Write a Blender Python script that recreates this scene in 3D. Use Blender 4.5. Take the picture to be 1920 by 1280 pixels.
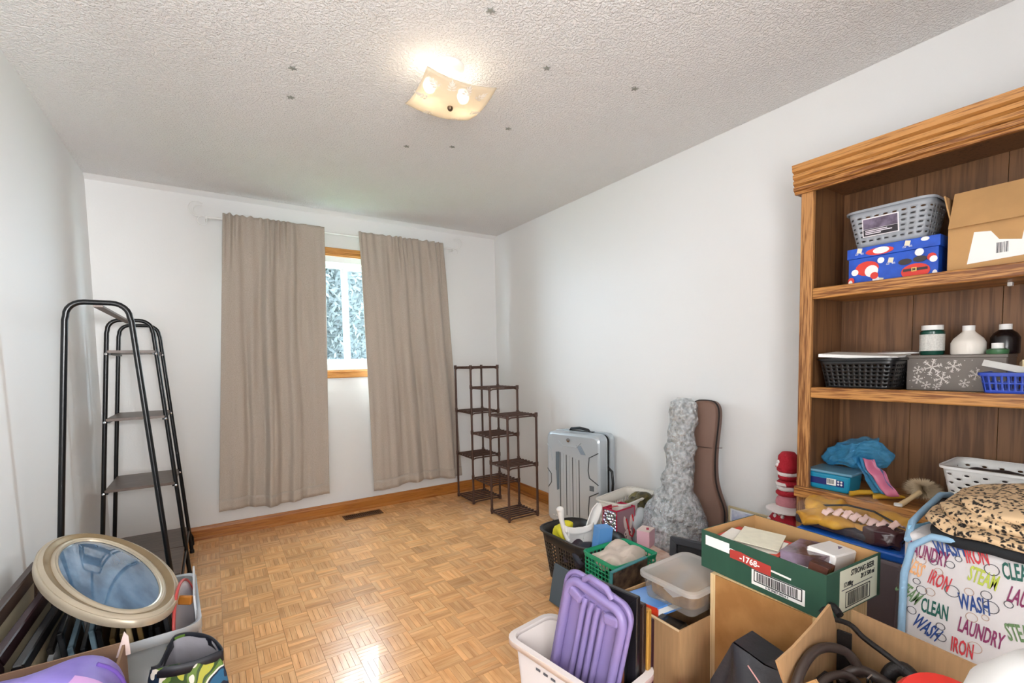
import bpy, bmesh, math, random
from mathutils import Vector, Matrix, Euler, noise
R = random.Random(7)
PI = math.pi
for o in list(bpy.data.objects): bpy.data.objects.remove(o)
scene = bpy.context.scene
col = scene.collection

# ------------------------------------------------------------------ camera, world, lights, exposure
YAW, PITCH, ROLL = 0.5969, -0.0604, -0.0173
cd = bpy.data.cameras.new('camera'); cam = bpy.data.objects.new('camera', cd); col.objects.link(cam)
cd.sensor_fit = 'HORIZONTAL'; cd.sensor_width = 36; cd.lens = 881.28 / 1920 * 36
cd.shift_x = -37.07 / 1920; cd.shift_y = 89.03 / 1920; cd.clip_start = 0.02; cd.clip_end = 60
_f = Vector((math.sin(YAW) * math.cos(PITCH), math.cos(YAW) * math.cos(PITCH), math.sin(PITCH)))
_r = Vector((math.cos(YAW), -math.sin(YAW), 0)); _u = _r.cross(_f)
_r2 = _r * math.cos(ROLL) + _u * math.sin(ROLL); _u2 = -_r * math.sin(ROLL) + _u * math.cos(ROLL)
cam.matrix_world = Matrix(((_r2.x, _u2.x, -_f.x, 0), (_r2.y, _u2.y, -_f.y, 0), (_r2.z, _u2.z, -_f.z, 1.2331), (0, 0, 0, 1)))
scene.camera = cam

LX, RX, DY, NY, H = -0.6, 2.344, 4.054, -0.60, 2.44     # left wall, right wall, far wall, near wall, ceiling

w = bpy.data.worlds.new('World'); scene.world = w; w.use_nodes = True
nt = w.node_tree; nt.nodes.clear()
wo = nt.nodes.new('ShaderNodeOutputWorld'); bg = nt.nodes.new('ShaderNodeBackground')
bg.inputs['Color'].default_value = (0.80, 0.90, 1.0, 1); bg.inputs['Strength'].default_value = 30.0
nt.links.new(bg.outputs[0], wo.inputs[0])

def area_light(name, loc, rot, sx, sy, power, color, portal=False):
    l = bpy.data.lights.new(name, 'AREA'); l.shape = 'RECTANGLE'; l.size = sx; l.size_y = sy
    l.energy = power; l.color = color
    o = bpy.data.objects.new(name, l); o.location = loc; o.rotation_euler = rot; col.objects.link(o)
    if portal: l.cycles.is_portal = True
    return o
area_light('window_portal', (0.94, DY + 0.13, 1.64), (-PI / 2, 0, 0), 1.28, 0.92, 1, (1, 1, 1), True)
# added fill lamp, unseen behind the camera, shining through a made-up doorway
area_light('fill_light', (-0.12, NY - 0.15, 1.35), (PI / 2 + 0.42, 0, -0.25), 0.8, 1.3, 34, (1.0, 0.99, 0.985))
# photographer's flash, turned to the left wall so that the wall bounces it across the room
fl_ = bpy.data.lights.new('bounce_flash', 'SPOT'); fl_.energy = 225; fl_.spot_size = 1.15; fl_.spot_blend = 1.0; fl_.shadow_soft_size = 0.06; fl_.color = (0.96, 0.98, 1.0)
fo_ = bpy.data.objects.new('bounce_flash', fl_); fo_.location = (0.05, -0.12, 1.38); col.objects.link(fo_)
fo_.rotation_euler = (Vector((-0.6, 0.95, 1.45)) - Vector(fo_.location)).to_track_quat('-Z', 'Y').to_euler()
scene.view_settings.view_transform = 'Standard'; scene.view_settings.look = 'None'
scene.view_settings.exposure = 0.86; scene.view_settings.gamma = 1.0
scene.view_settings.use_curve_mapping = False
BULB = 9.0

# ------------------------------------------------------------------ materials
def lin(c):
    return tuple((x / 12.92 if x <= 0.04045 else ((x + 0.055) / 1.055) ** 2.4) for x in c)
def hx(s):
    s = s.lstrip('#'); return lin(tuple(int(s[i:i + 2], 16) / 255 for i in (0, 2, 4)))
_mats = {}
def M(name, color='#888888', rough=0.5, metal=0.0, bump=0.0, bscale=60.0, emit=0.0, trans=0.0, alpha=1.0,
      var=0.0, vscale=8.0, stretch=(1, 1, 1), color2=None, coat=0.0, spec=0.5, tint=False, coord='Object', sheen=0.0, subsurf=0.0):
    if name in _mats: return _mats[name]
    m = bpy.data.materials.new(name); m.use_nodes = True; t = m.node_tree; b = t.nodes['Principled BSDF']
    c = hx(color) if isinstance(color, str) else color
    b.inputs['Base Color'].default_value = (*c, 1); b.inputs['Roughness'].default_value = rough
    b.inputs['Metallic'].default_value = metal; b.inputs['Transmission Weight'].default_value = trans
    b.inputs['Alpha'].default_value = alpha; b.inputs['Coat Weight'].default_value = coat
    b.inputs['Specular IOR Level'].default_value = spec
    b.inputs['Sheen Weight'].default_value = sheen
    if emit:
        b.inputs['Emission Color'].default_value = (*c, 1); b.inputs['Emission Strength'].default_value = emit
    if var or bump or color2:
        tc = t.nodes.new('ShaderNodeTexCoord'); mp = t.nodes.new('ShaderNodeMapping')
        mp.inputs['Scale'].default_value = stretch
        if coord == 'World':
            g = t.nodes.new('ShaderNodeNewGeometry'); t.links.new(g.outputs['Position'], mp.inputs[0])
        else: t.links.new(tc.outputs[coord], mp.inputs[0])
    if var or color2:
        n = t.nodes.new('ShaderNodeTexNoise'); n.inputs['Scale'].default_value = vscale; n.inputs['Detail'].default_value = 5
        t.links.new(mp.outputs[0], n.inputs['Vector'])
        r = t.nodes.new('ShaderNodeValToRGB'); t.links.new(n.outputs[0], r.inputs[0])
        c2 = hx(color2) if color2 else tuple(x * (1 - var) for x in c)
        r.color_ramp.elements[0].position = 0.36; r.color_ramp.elements[1].position = 0.64
        r.color_ramp.elements[0].color = (*c2, 1); r.color_ramp.elements[1].color = (*c, 1)
        out = r.outputs[0]
        if tint:
            a = t.nodes.new('ShaderNodeVertexColor'); a.layer_name = 'tint'
            mx = t.nodes.new('ShaderNodeMix'); mx.data_type = 'RGBA'; mx.blend_type = 'MULTIPLY'; mx.inputs[0].default_value = 1
            t.links.new(out, mx.inputs[6]); t.links.new(a.outputs[0], mx.inputs[7]); out = mx.outputs[2]
        t.links.new(out, b.inputs['Base Color'])
    if bump:
        n2 = t.nodes.new('ShaderNodeTexNoise'); n2.inputs['Scale'].default_value = bscale; n2.inputs['Detail'].default_value = 3
        t.links.new(mp.outputs[0], n2.inputs['Vector'])
        bp = t.nodes.new('ShaderNodeBump'); bp.inputs['Strength'].default_value = bump; bp.inputs['Distance'].default_value = 0.01
        t.links.new(n2.outputs[0], bp.inputs['Height']); t.links.new(bp.outputs[0], b.inputs['Normal'])
    _mats[name] = m; return m

def oak(name, c1, c2, axis, scale=1.0, rough=0.38, ringy=True):
    """oak: fine dark pores and cathedral grain running along axis"""
    if name in _mats: return _mats[name]
    m = bpy.data.materials.new(name); m.use_nodes = True; t = m.node_tree; b = t.nodes['Principled BSDF']
    tc = t.nodes.new('ShaderNodeTexCoord'); mp = t.nodes.new('ShaderNodeMapping')
    s = [1.0, 1.0, 1.0]; s['xyz'.index(axis)] = 0.045; mp.inputs['Scale'].default_value = s
    t.links.new(tc.outputs['Object'], mp.inputs[0])
    n = t.nodes.new('ShaderNodeTexNoise'); n.inputs['Scale'].default_value = 230 * scale; n.inputs['Detail'].default_value = 3
    t.links.new(mp.outputs[0], n.inputs[0])
    n0 = t.nodes.new('ShaderNodeTexNoise'); n0.inputs['Scale'].default_value = 7 * scale; n0.inputs['Detail'].default_value = 2
    t.links.new(mp.outputs[0], n0.inputs[0])
    mu = t.nodes.new('ShaderNodeMath'); mu.operation = 'MULTIPLY'; mu.inputs[1].default_value = 26; t.links.new(n0.outputs[0], mu.inputs[0])
    sn = t.nodes.new('ShaderNodeMath'); sn.operation = 'SINE'; t.links.new(mu.outputs[0], sn.inputs[0])
    ad = t.nodes.new('ShaderNodeMath'); ad.operation = 'MULTIPLY_ADD'; ad.inputs[1].default_value = 0.09 if ringy else 0.03
    t.links.new(sn.outputs[0], ad.inputs[0]); t.links.new(n.outputs[0], ad.inputs[2])
    r = t.nodes.new('ShaderNodeValToRGB'); t.links.new(ad.outputs[0], r.inputs[0])
    r.color_ramp.elements[0].position = 0.36; r.color_ramp.elements[0].color = (*hx(c2), 1)
    r.color_ramp.elements[1].position = 0.56; r.color_ramp.elements[1].color = (*hx(c1), 1)
    t.links.new(r.outputs[0], b.inputs['Base Color']); b.inputs['Roughness'].default_value = rough
    bp = t.nodes.new('ShaderNodeBump'); bp.inputs['Strength'].default_value = 0.15; bp.inputs['Distance'].default_value = 0.002
    t.links.new(ad.outputs[0], bp.inputs['Height']); t.links.new(bp.outputs[0], b.inputs['Normal'])
    _mats[name] = m; return m

def clear_plastic(name, color, opacity=0.3, rough=0.15, bump=0.0, bscale=40):
    """thin see-through plastic or glass: part transparent, part glossy plastic"""
    if name in _mats: return _mats[name]
    m = bpy.data.materials.new(name); m.use_nodes = True; t = m.node_tree; b = t.nodes['Principled BSDF']
    c = hx(color); b.inputs['Base Color'].default_value = (*c, 1); b.inputs['Roughness'].default_value = rough
    tr = t.nodes.new('ShaderNodeBsdfTransparent'); tr.inputs[0].default_value = (*[0.5 + 0.5 * x for x in c], 1)
    mx = t.nodes.new('ShaderNodeMixShader'); mx.inputs[0].default_value = opacity
    o = t.nodes['Material Output']
    t.links.new(tr.outputs[0], mx.inputs[1]); t.links.new(b.outputs[0], mx.inputs[2]); t.links.new(mx.outputs[0], o.inputs[0])
    if bump:
        n2 = t.nodes.new('ShaderNodeTexNoise'); n2.inputs['Scale'].default_value = bscale; n2.inputs['Detail'].default_value = 4
        tc = t.nodes.new('ShaderNodeTexCoord'); t.links.new(tc.outputs['Object'], n2.inputs['Vector'])
        bp = t.nodes.new('ShaderNodeBump'); bp.inputs['Strength'].default_value = bump; bp.inputs['Distance'].default_value = 0.01
        t.links.new(n2.outputs[0], bp.inputs['Height']); t.links.new(bp.outputs[0], b.inputs['Normal'])
    _mats[name] = m; return m

WALL = M('wall_paint', '#e6e6e5', 0.55, bump=0.04, bscale=120)
WHITE = M('white_plastic', '#ececea', 0.4)
VINYL = M('white_vinyl', '#eef2f5', 0.35)
BLACKM = M('black_metal', '#06080b', 0.3, spec=0.4)
CHROME = M('chrome', '#c9cccf', 0.25, metal=1.0)
CARD = M('corrugated_cardboard', '#b08a61', 0.85, var=0.14, vscale=18, stretch=(6, 6, 0.6), bump=0.1, bscale=90)
CARDIN = M('cardboard_inside', '#bd9260', 0.85, var=0.12, vscale=10)
CARDEDGE = M('cardboard_edge', '#dcc29c', 0.9)
BLACKP = M('black_plastic', '#17181a', 0.35)
BLACKF = M('black_fabric', '#111214', 0.8, bump=0.2, bscale=300)
PAPER = M('white_paper', '#efeeeb', 0.75)
INK = M('black_ink', '#15161a', 0.7)

# ------------------------------------------------------------------ mesh builder
class B:
    def __init__(s): s.v = []; s.f = []; s.m = []; s.tint = []
    def add(s, vs, fs, mi=0):
        k = len(s.v); s.v += [tuple(p) for p in vs]; s.f += [tuple(i + k for i in f) for f in fs]; s.m += [mi] * len(fs); return s
    def box(s, c, d, rot=None, mi=0, top=None):
        hx_, hy, hz = d[0] / 2, d[1] / 2, d[2] / 2; tx, ty = (top[0] / 2, top[1] / 2) if top else (hx_, hy)
        vs = [Vector(q) for q in ((-hx_, -hy, -hz), (hx_, -hy, -hz), (hx_, hy, -hz), (-hx_, hy, -hz), (-tx, -ty, hz), (tx, -ty, hz), (tx, ty, hz), (-tx, ty, hz))]
        if rot is not None:
            r = Euler(rot).to_matrix() if not isinstance(rot, Matrix) else rot; vs = [r @ q for q in vs]
        c = Vector(c)
        return s.add([q + c for q in vs], [(0, 3, 2, 1), (4, 5, 6, 7), (0, 1, 5, 4), (1, 2, 6, 5), (2, 3, 7, 6), (3, 0, 4, 7)], mi)
    def tube(s, pts, r, n=10, closed=False, mi=0, caps=True):
        pts = [Vector(p) for p in pts]; N = len(pts); rs = r if isinstance(r, (list, tuple)) else [r] * N
        ref = None; vs = []
        for i, p in enumerate(pts):
            a = pts[(i - 1) % N] if (closed or i > 0) else p; b = pts[(i + 1) % N] if (closed or i < N - 1) else p
            t = (b - a).normalized() if (b - a).length > 1e-9 else Vector((0, 0, 1))
            if ref is None:
                ref = t.orthogonal().normalized()
            ref = (ref - t * ref.dot(t)); ref = ref.normalized() if ref.length > 1e-6 else t.orthogonal().normalized()
            bi = t.cross(ref)
            for k in range(n):
                an = 2 * PI * k / n; vs.append(p + (ref * math.cos(an) + bi * math.sin(an)) * rs[i])
        fs = []
        for i in range(N if closed else N - 1):
            j = (i + 1) % N
            for k in range(n): fs.append((i * n + k, i * n + (k + 1) % n, j * n + (k + 1) % n, j * n + k))
        if not closed and caps: fs += [tuple(range(n))[::-1], tuple((N - 1) * n + k for k in range(n))]
        return s.add(vs, fs, mi)
    def lathe(s, prof, n=24, c=(0, 0, 0), mi=0):
        c = Vector(c); vs = [c + Vector((r * math.cos(2 * PI * k / n), r * math.sin(2 * PI * k / n), z)) for r, z in prof for k in range(n)]
        fs = [(i * n + k, i * n + (k + 1) % n, (i + 1) * n + (k + 1) % n, (i + 1) * n + k) for i in range(len(prof) - 1) for k in range(n)]
        if prof[0][0] > 1e-6: fs.append(tuple(range(n))[::-1])
        if prof[-1][0] > 1e-6: fs.append(tuple((len(prof) - 1) * n + k for k in range(n)))
        return s.add(vs, fs, mi)
    def grid(s, f, nu, nv, mi=0, cu=False):
        vs = [f(i / nu, j / nv) for j in range(nv + 1) for i in range(nu + (0 if cu else 1))]
        W = nu if cu else nu + 1
        fs = [(j * W + i, j * W + (i + 1) % W, (j + 1) * W + (i + 1) % W, (j + 1) * W + i) for j in range(nv) for i in range(nu)]
        return s.add(vs, fs, mi)
    def prism(s, poly, o, r, u, th, mi=0):
        """polygon (a,b) in the plane spanned by r,u at o, thickness th along -n"""
        o, r, u = Vector(o), Vector(r), Vector(u); n = r.cross(u).normalized(); k = len(poly)
        vs = [o + r * a + u * b for a, b in poly] + [o + r * a + u * b - n * th for a, b in poly]
        return s.add(vs, [tuple(range(k)), tuple(range(2 * k - 1, k - 1, -1))] + [(i, i + k, (i + 1) % k + k, (i + 1) % k) for i in range(k)], mi)
    def blob(s, c, d, p=2.0, nu=32, nv=18, amp=0.0, ns=6.0, rot=None, seed=0.0, mi=0):
        """superellipsoid with optional noise; p=2 sphere, larger = boxier"""
        c = Vector(c); r = Euler(rot).to_matrix() if rot else None
        def sp(x): return math.copysign(abs(x) ** (2.0 / p), x)
        def f(a, b):
            th = 2 * PI * a; ph = -PI / 2 + PI * b
            q = Vector((sp(math.cos(ph)) * sp(math.cos(th)) * d[0] / 2, sp(math.cos(ph)) * sp(math.sin(th)) * d[1] / 2, sp(math.sin(ph)) * d[2] / 2))
            if amp: q += noise.noise_vector(q * ns + Vector((seed, seed, seed))) * amp
            if r: q = r @ q
            return c + q
        return s.grid(f, nu, nv, mi, cu=True)
    def build(s, name, mats, parent=None, smooth=False, bevel=0.0, seg=1, sub=0, solid=0.0, loc=None, rot=None, disp=None, weld=False):
        me = bpy.data.meshes.new(name); me.from_pydata(s.v, [], s.f)
        mats = mats if isinstance(mats, (list, tuple)) else [mats]
        for m in mats: me.materials.append(m)
        me.polygons.foreach_set('material_index', s.m)
        if s.tint:
            ca = me.color_attributes.new('tint', 'FLOAT_COLOR', 'CORNER')
            k = 0; data = []
            for p, c in zip(me.polygons, s.tint): data += list(c) * len(p.vertices)
            ca.data.foreach_set('color', data)
        if weld:
            bm = bmesh.new(); bm.from_mesh(me); bmesh.ops.remove_doubles(bm, verts=bm.verts, dist=1e-5); bm.to_mesh(me); bm.free()
        me.update()
        if smooth:
            me.polygons.foreach_set('use_smooth', [True] * len(me.polygons)); me.set_sharp_from_angle(angle=math.radians(smooth if smooth > 1 else 50))
        o = bpy.data.objects.new(name, me); col.objects.link(o)
        if parent is not None: o.parent = parent
        if loc is not None: o.location = loc
        if rot is not None: o.rotation_euler = rot
        if solid: md = o.modifiers.new('solid', 'SOLIDIFY'); md.thickness = solid; md.offset = 0
        if bevel: md = o.modifiers.new('bevel', 'BEVEL'); md.width = bevel; md.segments = seg; md.limit_method = 'ANGLE'
        if sub: md = o.modifiers.new('sub', 'SUBSURF'); md.levels = sub; md.render_levels = sub
        return o

def tag(o, label=None, cat=None, group=None, kind=None):
    if label: o['label'] = label
    if cat: o['category'] = cat
    if group: o['group'] = group
    if kind: o['kind'] = kind
    return o
def thing(name, label, cat, loc=(0, 0, 0), rz=0.0, group=None, rot=None):
    o = bpy.data.objects.new(name, None); o.empty_display_size = 0.05; col.objects.link(o)
    o.location = loc; o.rotation_euler = rot if rot else (0, 0, rz); return tag(o, label, cat, group)
def struct(o): o['kind'] = 'structure'; return o
def text(name, body, size, mat, parent, loc, right, up, xs=1.0, ext=0.0003, rot=0.0, shear=0.0):
    cu = bpy.data.curves.new(name, 'FONT'); cu.body = body; cu.size = size; cu.extrude = ext; cu.align_x = 'CENTER'; cu.align_y = 'CENTER'
    cu.offset = size * 0.02; cu.shear = shear; cu.resolution_u = 2
    tmp = bpy.data.objects.new('tmp', cu); col.objects.link(tmp)
    me = bpy.data.meshes.new_from_object(tmp.evaluated_get(bpy.context.evaluated_depsgraph_get()))
    bpy.data.objects.remove(tmp); bpy.data.curves.remove(cu)
    me.materials.clear(); me.materials.append(mat); me.name = name
    r = Vector(right).normalized(); u = Vector(up).normalized(); n = r.cross(u)
    m = Matrix(((r.x, u.x, n.x, loc[0]), (r.y, u.y, n.y, loc[1]), (r.z, u.z, n.z, loc[2]), (0, 0, 0, 1)))
    o = bpy.data.objects.new(name, me); col.objects.link(o); o.parent = parent
    me.transform(Matrix.Rotation(rot, 4, 'Z') @ Matrix.Diagonal((xs, 1, 1, 1)))
    o.matrix_local = m; return o
def bars(rng, w, h, o, r, u, n=40):
    """a barcode as raised ink bars"""
    b = B(); x = 0; o, r, u = Vector(o), Vector(r), Vector(u)
    while x < w:
        k = w / n * rng.choice((0.5, 0.8, 1.2)); 
        if x + k < w: b.prism([(x, 0), (x + k, 0), (x + k, h), (x, h)], o, r, u, 0.0003)
        x += k + w / n * rng.choice((0.5, 0.8, 1.1))
    return b
def card(b, o, r, u, w, h, th=0.0006, mi=0):
    return b.prism([(-w / 2, -h / 2), (w / 2, -h / 2), (w / 2, h / 2), (-w / 2, h / 2)], o, r, u, th, mi)

def rrect(w, d, rad, n=5, per=None):
    """rounded rectangle outline points"""
    pts = []
    for cx, cy, a0 in ((w / 2 - rad, d / 2 - rad, 0), (-w / 2 + rad, d / 2 - rad, PI / 2), (-w / 2 + rad, -d / 2 + rad, PI), (w / 2 - rad, -d / 2 + rad, 1.5 * PI)):
        for k in range(n + 1): pts.append((cx + rad * math.cos(a0 + k * PI / 2 / n), cy + rad * math.sin(a0 + k * PI / 2 / n)))
    return pts
def path_len(pts):
    L = [0]
    for i in range(len(pts)):
        a, b_ = pts[i], pts[(i + 1) % len(pts)]; L.append(L[-1] + math.hypot(b_[0] - a[0], b_[1] - a[1]))
    return L
def basket(name, label, cat, loc, rz, w, d, h, mat, nu, nv, hole, shape='round', rad=0.03, taper=0.82, rimr=0.005, rimw=0.012, group=None, solid=0.002, rot=None, rimdip=0.0, z0=0.12, z1=0.88):
    """open basket with real holes. hole(i,j) -> (fx, fy) hole size as part of the cell, or None"""
    t = thing(name, label, cat, loc, rz, group, rot)
    top = rrect(w, d, rad, 4); L = path_len(top); T = L[-1]
    def P(a, v):
        a = (a % 1.0) * T; k = 0
        while k < len(top) - 1 and L[k + 1] < a: k += 1
        f = (a - L[k]) / max(L[k + 1] - L[k], 1e-9); p, q = top[k], top[(k + 1) % len(top)]
        x, y = p[0] + (q[0] - p[0]) * f, p[1] + (q[1] - p[1]) * f
        s = taper + (1 - taper) * v
        dip = rimdip * v * (1 - min(1, abs(abs(x) / (w / 2)) * 1.3)) if rimdip else 0
        return Vector((x * s, y * s, h * v - dip))
    b = B()
    sub = 2
    for j in range(-1, nv + 1):
        v0, v1 = (0, z0) if j < 0 else ((z1, 1) if j == nv else (z0 + (z1 - z0) * j / nv, z0 + (z1 - z0) * (j + 1) / nv))
        for i in range(nu):
            u0, u1 = i / nu, (i + 1) / nu; hh = hole(i, j) if 0 <= j < nv else None
            if not hh:
                b.add([P(u0, v0), P((u0 + u1) / 2, v0), P(u1 - 1e-6, v0), P(u1 - 1e-6, v1), P((u0 + u1) / 2, v1), P(u0, v1)], [(0, 1, 4, 5), (1, 2, 3, 4)]); continue
            def Q(a, c): return P(min(u0 + (u1 - u0) * (0.5 + a / 2), u1 - 1e-6), v0 + (v1 - v0) * (0.5 + c / 2))
            out = [(1, 0), (1, 1), (0, 1), (-1, 1), (-1, 0), (-1, -1), (0, -1), (1, -1)]
            inn = [(x * hh[0] * (0.72 if shape == 'round' and x and y else 1), y * hh[1] * (0.72 if shape == 'round' and x and y else 1)) for x, y in out]
            b.add([Q(*q) for q in out] + [Q(*q) for q in inn], [(k, (k + 1) % 8, (k + 1) % 8 + 8, k + 8) for k in range(8)])
    b.add([P(i / 32, 0) + Vector((0, 0, 0.001)) for i in range(32)], [tuple(range(32))])
    b.build('wall', mat, t, smooth=40, solid=solid, weld=True)
    rb = B(); ring = [P(i / 48, 1) for i in range(48)]
    def rim(a, c):
        p = ring[int(a * 48) % 48]; k = 1 + (rimw / (w / 2)) * (0, 1, 1, 0)[int(round(c * 3))]
        return Vector((p.x * k, p.y * (1 + (rimw / (d / 2)) * (0, 1, 1, 0)[int(round(c * 3))]), p.z + (0.0, -rimr, rimr * 0.4, rimr * 0.6)[int(round(c * 3))]))
    rb.grid(rim, 48, 3, cu=True); rb.build('rim', mat, t, smooth=60, solid=solid)
    return t

def carton(name, label, loc, rz, w, d, h, mat=None, th=0.005, group=None, rot=None, cat='box', inner=None, bottom=True):
    """open cardboard box: four wall panels and a bottom"""
    t = thing(name, label, cat, loc, rz, group, rot); mat = mat or CARD
    mm = [mat, inner or mat]
    for sx in (-1, 1):
        b = B(); b.box((sx * (w / 2 - th / 2), 0, h / 2), (th, d, h)); ob = b.build('side_panel', mm, t)
        for p in ob.data.polygons:
            if p.normal.x * sx < -0.5: p.material_index = 1
    for sy in (-1, 1):
        b = B(); b.box((0, sy * (d / 2 - th / 2), h / 2), (w - 2 * th, th, h)); ob = b.build('side_panel', mm, t)
        for p in ob.data.polygons:
            if p.normal.y * sy < -0.5: p.material_index = 1
    if bottom: B().box((0, 0, th / 2), (w - 2 * th, d - 2 * th, th)).build('bottom', mm, t)
    return t
def pframe(name, label, loc, rot, w, h, bw, th, fmat, pmat, group=None, cat='picture frame', glass=False, mat_board=None):
    """picture frame in local XZ plane facing -Y: four mitred rails, backing picture"""
    t = thing(name, label, cat, loc, 0, group, rot)
    W, Hh = w / 2, h / 2
    rails = [[(-W, -Hh), (W, -Hh), (W - bw, -Hh + bw), (-W + bw, -Hh + bw)], [(W, -Hh), (W, Hh), (W - bw, Hh - bw), (W - bw, -Hh + bw)],
             [(W, Hh), (-W, Hh), (-W + bw, Hh - bw), (W - bw, Hh - bw)], [(-W, Hh), (-W, -Hh), (-W + bw, -Hh + bw), (-W + bw, Hh - bw)]]
    for q in rails:
        B().prism(q, (0, -th / 2, Hh), (1, 0, 0), (0, 0, 1), th).build('rail', fmat, t, bevel=min(bw, th) * 0.15)
    card(B(), (0, th * 0.1, Hh), (1, 0, 0), (0, 0, 1), w - bw * 1.8, h - bw * 1.8, 0.003).build('picture', pmat, t)
    if mat_board: card(B(), (0, -th * 0.05, Hh), (1, 0, 0), (0, 0, 1), w - bw * 4, h - bw * 4, 0.003).build('print', mat_board, t)
    return t
# ------------------------------------------------------------------ the room
FW = dict(rough=0.27, tint=True, color2='#dba26a', vscale=55, coord='World', coat=0.15)
FLX = M('parquet_grain_x', '#f0bb84', stretch=(0.12, 1, 1), **FW)
FLY = M('parquet_grain_y', '#f0bb84', stretch=(1, 0.12, 1), **FW)
GAP = M('parquet_joint', '#6b4423', 0.8)
fl = B(); fl.box((0.9, 1.7, -0.05), (3.4, 5.2, 0.094)); floor = struct(fl.build('floor', GAP))
BS = 0.117; NS = 5; SW = BS / NS
def tintc(base=None):
    k = (R.gauss(1.0, 0.09) if base is None else base + R.gauss(0, 0.06)); k = max(0.70, min(1.22, k)); g = R.gauss(0, 0.02)
    return (k * 1.0, k * (0.97 + g), k * (0.92 + 2 * g), 1)
def strip_mesh(dirx, tn):
    b = B(); l = BS - 0.0008; ww = SW - 0.0008; hz = 0.003; bv = 0.0006
    d = (l, ww) if dirx else (ww, l)
    b.box((0, 0, hz / 2 - 0.003), (d[0], d[1], hz), top=(d[0] - bv, d[1] - bv)); b.tint = [tn] * 6; return b
BT = {(i, j): R.gauss(1.0, 0.07) for i in range(-2, 60) for j in range(-2, 60)}
near, rest = [], {True: B(), False: B()}
cells = []
x0, y0 = LX, DY
nx = int((RX - LX) / BS) + 1; ny = int((DY - NY) / BS) + 1
for i in range(nx):
    for j in range(ny):
        dx = (i + j) % 2 == 0
        for k in range(NS):
            cx, cy = x0 + (i + 0.5) * BS, y0 - (j + 0.5) * BS; o = (k - (NS - 1) / 2) * SW
            px, py = (cx, cy + o) if dx else (cx + o, cy)
            if px > RX - 0.001 or py < NY: continue
            vis = (-0.05 < px < 1.0 and 1.75 < py < 2.6 and px < 0.25 + (py - 1.0) * 0.62 and px > -0.05) or (0.25 < px < 0.62 and 1.45 < py <= 1.75)
            cells.append((vis, math.hypot(px, py), px, py, dx))
vis = sorted([c for c in cells if c[0]], key=lambda c: c[1])[:298]; vset = set((c[2], c[3]) for c in vis)
proto = {}
for dx in (True, False):
    for k in range(9):
        ob = strip_mesh(dx, tintc()).build('parquet_strip', FLX if dx else FLY); me = ob.data; bpy.data.objects.remove(ob); proto[(dx, k)] = me
for _, _, px, py, dx in vis:
    ob = bpy.data.objects.new('parquet_strip', proto[(dx, R.randrange(9))]); col.objects.link(ob); ob.parent = floor; ob.location = (px, py, R.uniform(-0.0002, 0.0002))
sb = B()
for _, _, px, py, dx in cells:
    if (px, py) in vset: continue
    l = BS - 0.0008; ww = SW - 0.0008; d = (l, ww) if dx else (ww, l)
    c = tintc(BT[(round((px - x0) / BS - 0.5), round((y0 - py) / BS - 0.5))]); z = R.uniform(-0.0002, 0.0002)
    sb.add([(px - d[0] / 2, py - d[1] / 2, z), (px + d[0] / 2, py - d[1] / 2, z), (px + d[0] / 2, py + d[1] / 2, z), (px - d[0] / 2, py + d[1] / 2, z)], [(0, 1, 2, 3)], 0 if dx else 1)
    sb.tint.append(c)
    for a, b2 in (((-1, -1), (1, -1)), ((1, -1), (1, 1)), ((1, 1), (-1, 1)), ((-1, 1), (-1, -1))):
        sb.add([(px + a[0] * d[0] / 2, py + a[1] * d[1] / 2, z), (px + b2[0] * d[0] / 2, py + b2[1] * d[1] / 2, z), (px + b2[0] * d[0] / 2, py + b2[1] * d[1] / 2, z - .003), (px + a[0] * d[0] / 2, py + a[1] * d[1] / 2, z - .003)], [(0, 3, 2, 1)], 0 if dx else 1)
        sb.tint.append(c)
so = sb.build('parquet_strips', [FLX, FLY], floor); so['kind'] = 'stuff'

# popcorn ceiling
def popcorn():
    m = bpy.data.materials.new('popcorn_plaster'); m.use_nodes = True; t = m.node_tree; b = t.nodes['Principled BSDF']
    b.inputs['Roughness'].default_value = 0.9; b.inputs['Base Color'].default_value = (*hx('#ecebea'), 1)
    g = t.nodes.new('ShaderNodeNewGeometry')
    n = t.nodes.new('ShaderNodeTexNoise'); n.inputs['Scale'].default_value = 95; n.inputs['Detail'].default_value = 3; n.inputs['Roughness'].default_value = 0.55
    t.links.new(g.outputs['Position'], n.inputs[0])
    r = t.nodes.new('ShaderNodeValToRGB'); r.color_ramp.elements[0].position = 0.42; r.color_ramp.elements[1].position = 0.6
    t.links.new(n.outputs[0], r.inputs[0])
    bp = t.nodes.new('ShaderNodeBump'); bp.inputs['Strength'].default_value = 0.75; bp.inputs['Distance'].default_value = 0.006
    t.links.new(r.outputs[0], bp.inputs['Height']); t.links.new(bp.outputs[0], b.inputs['Normal'])
    return m
POP = popcorn()
struct(B().box((0.87, 1.72, H + 0.05), (3.2, 4.9, 0.1)).build('ceiling', POP))
struct(B().box((LX - 0.06, 1.72, H / 2), (0.12, 4.9, H)).build('wall_left', WALL))
struct(B().box((RX + 0.06, 1.72, H / 2), (0.12, 4.9, H)).build('wall_right', WALL))
WX0, WX1, WZ0, WZ1 = 0.315, 1.565, 1.185, 2.095
wb = B()
wb.box(((LX + WX0) / 2, DY + 0.08, H / 2), (WX0 - LX, 0.16, H)); wb.box(((RX + WX1) / 2, DY + 0.08, H / 2), (RX - WX1, 0.16, H))
wb.box(((WX0 + WX1) / 2, DY + 0.08, WZ0 / 2), (WX1 - WX0, 0.16, WZ0)); wb.box(((WX0 + WX1) / 2, DY + 0.08, (H + WZ1) / 2), (WX1 - WX0, 0.16, H - WZ1))
struct(wb.build('wall_back', WALL))
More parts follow.
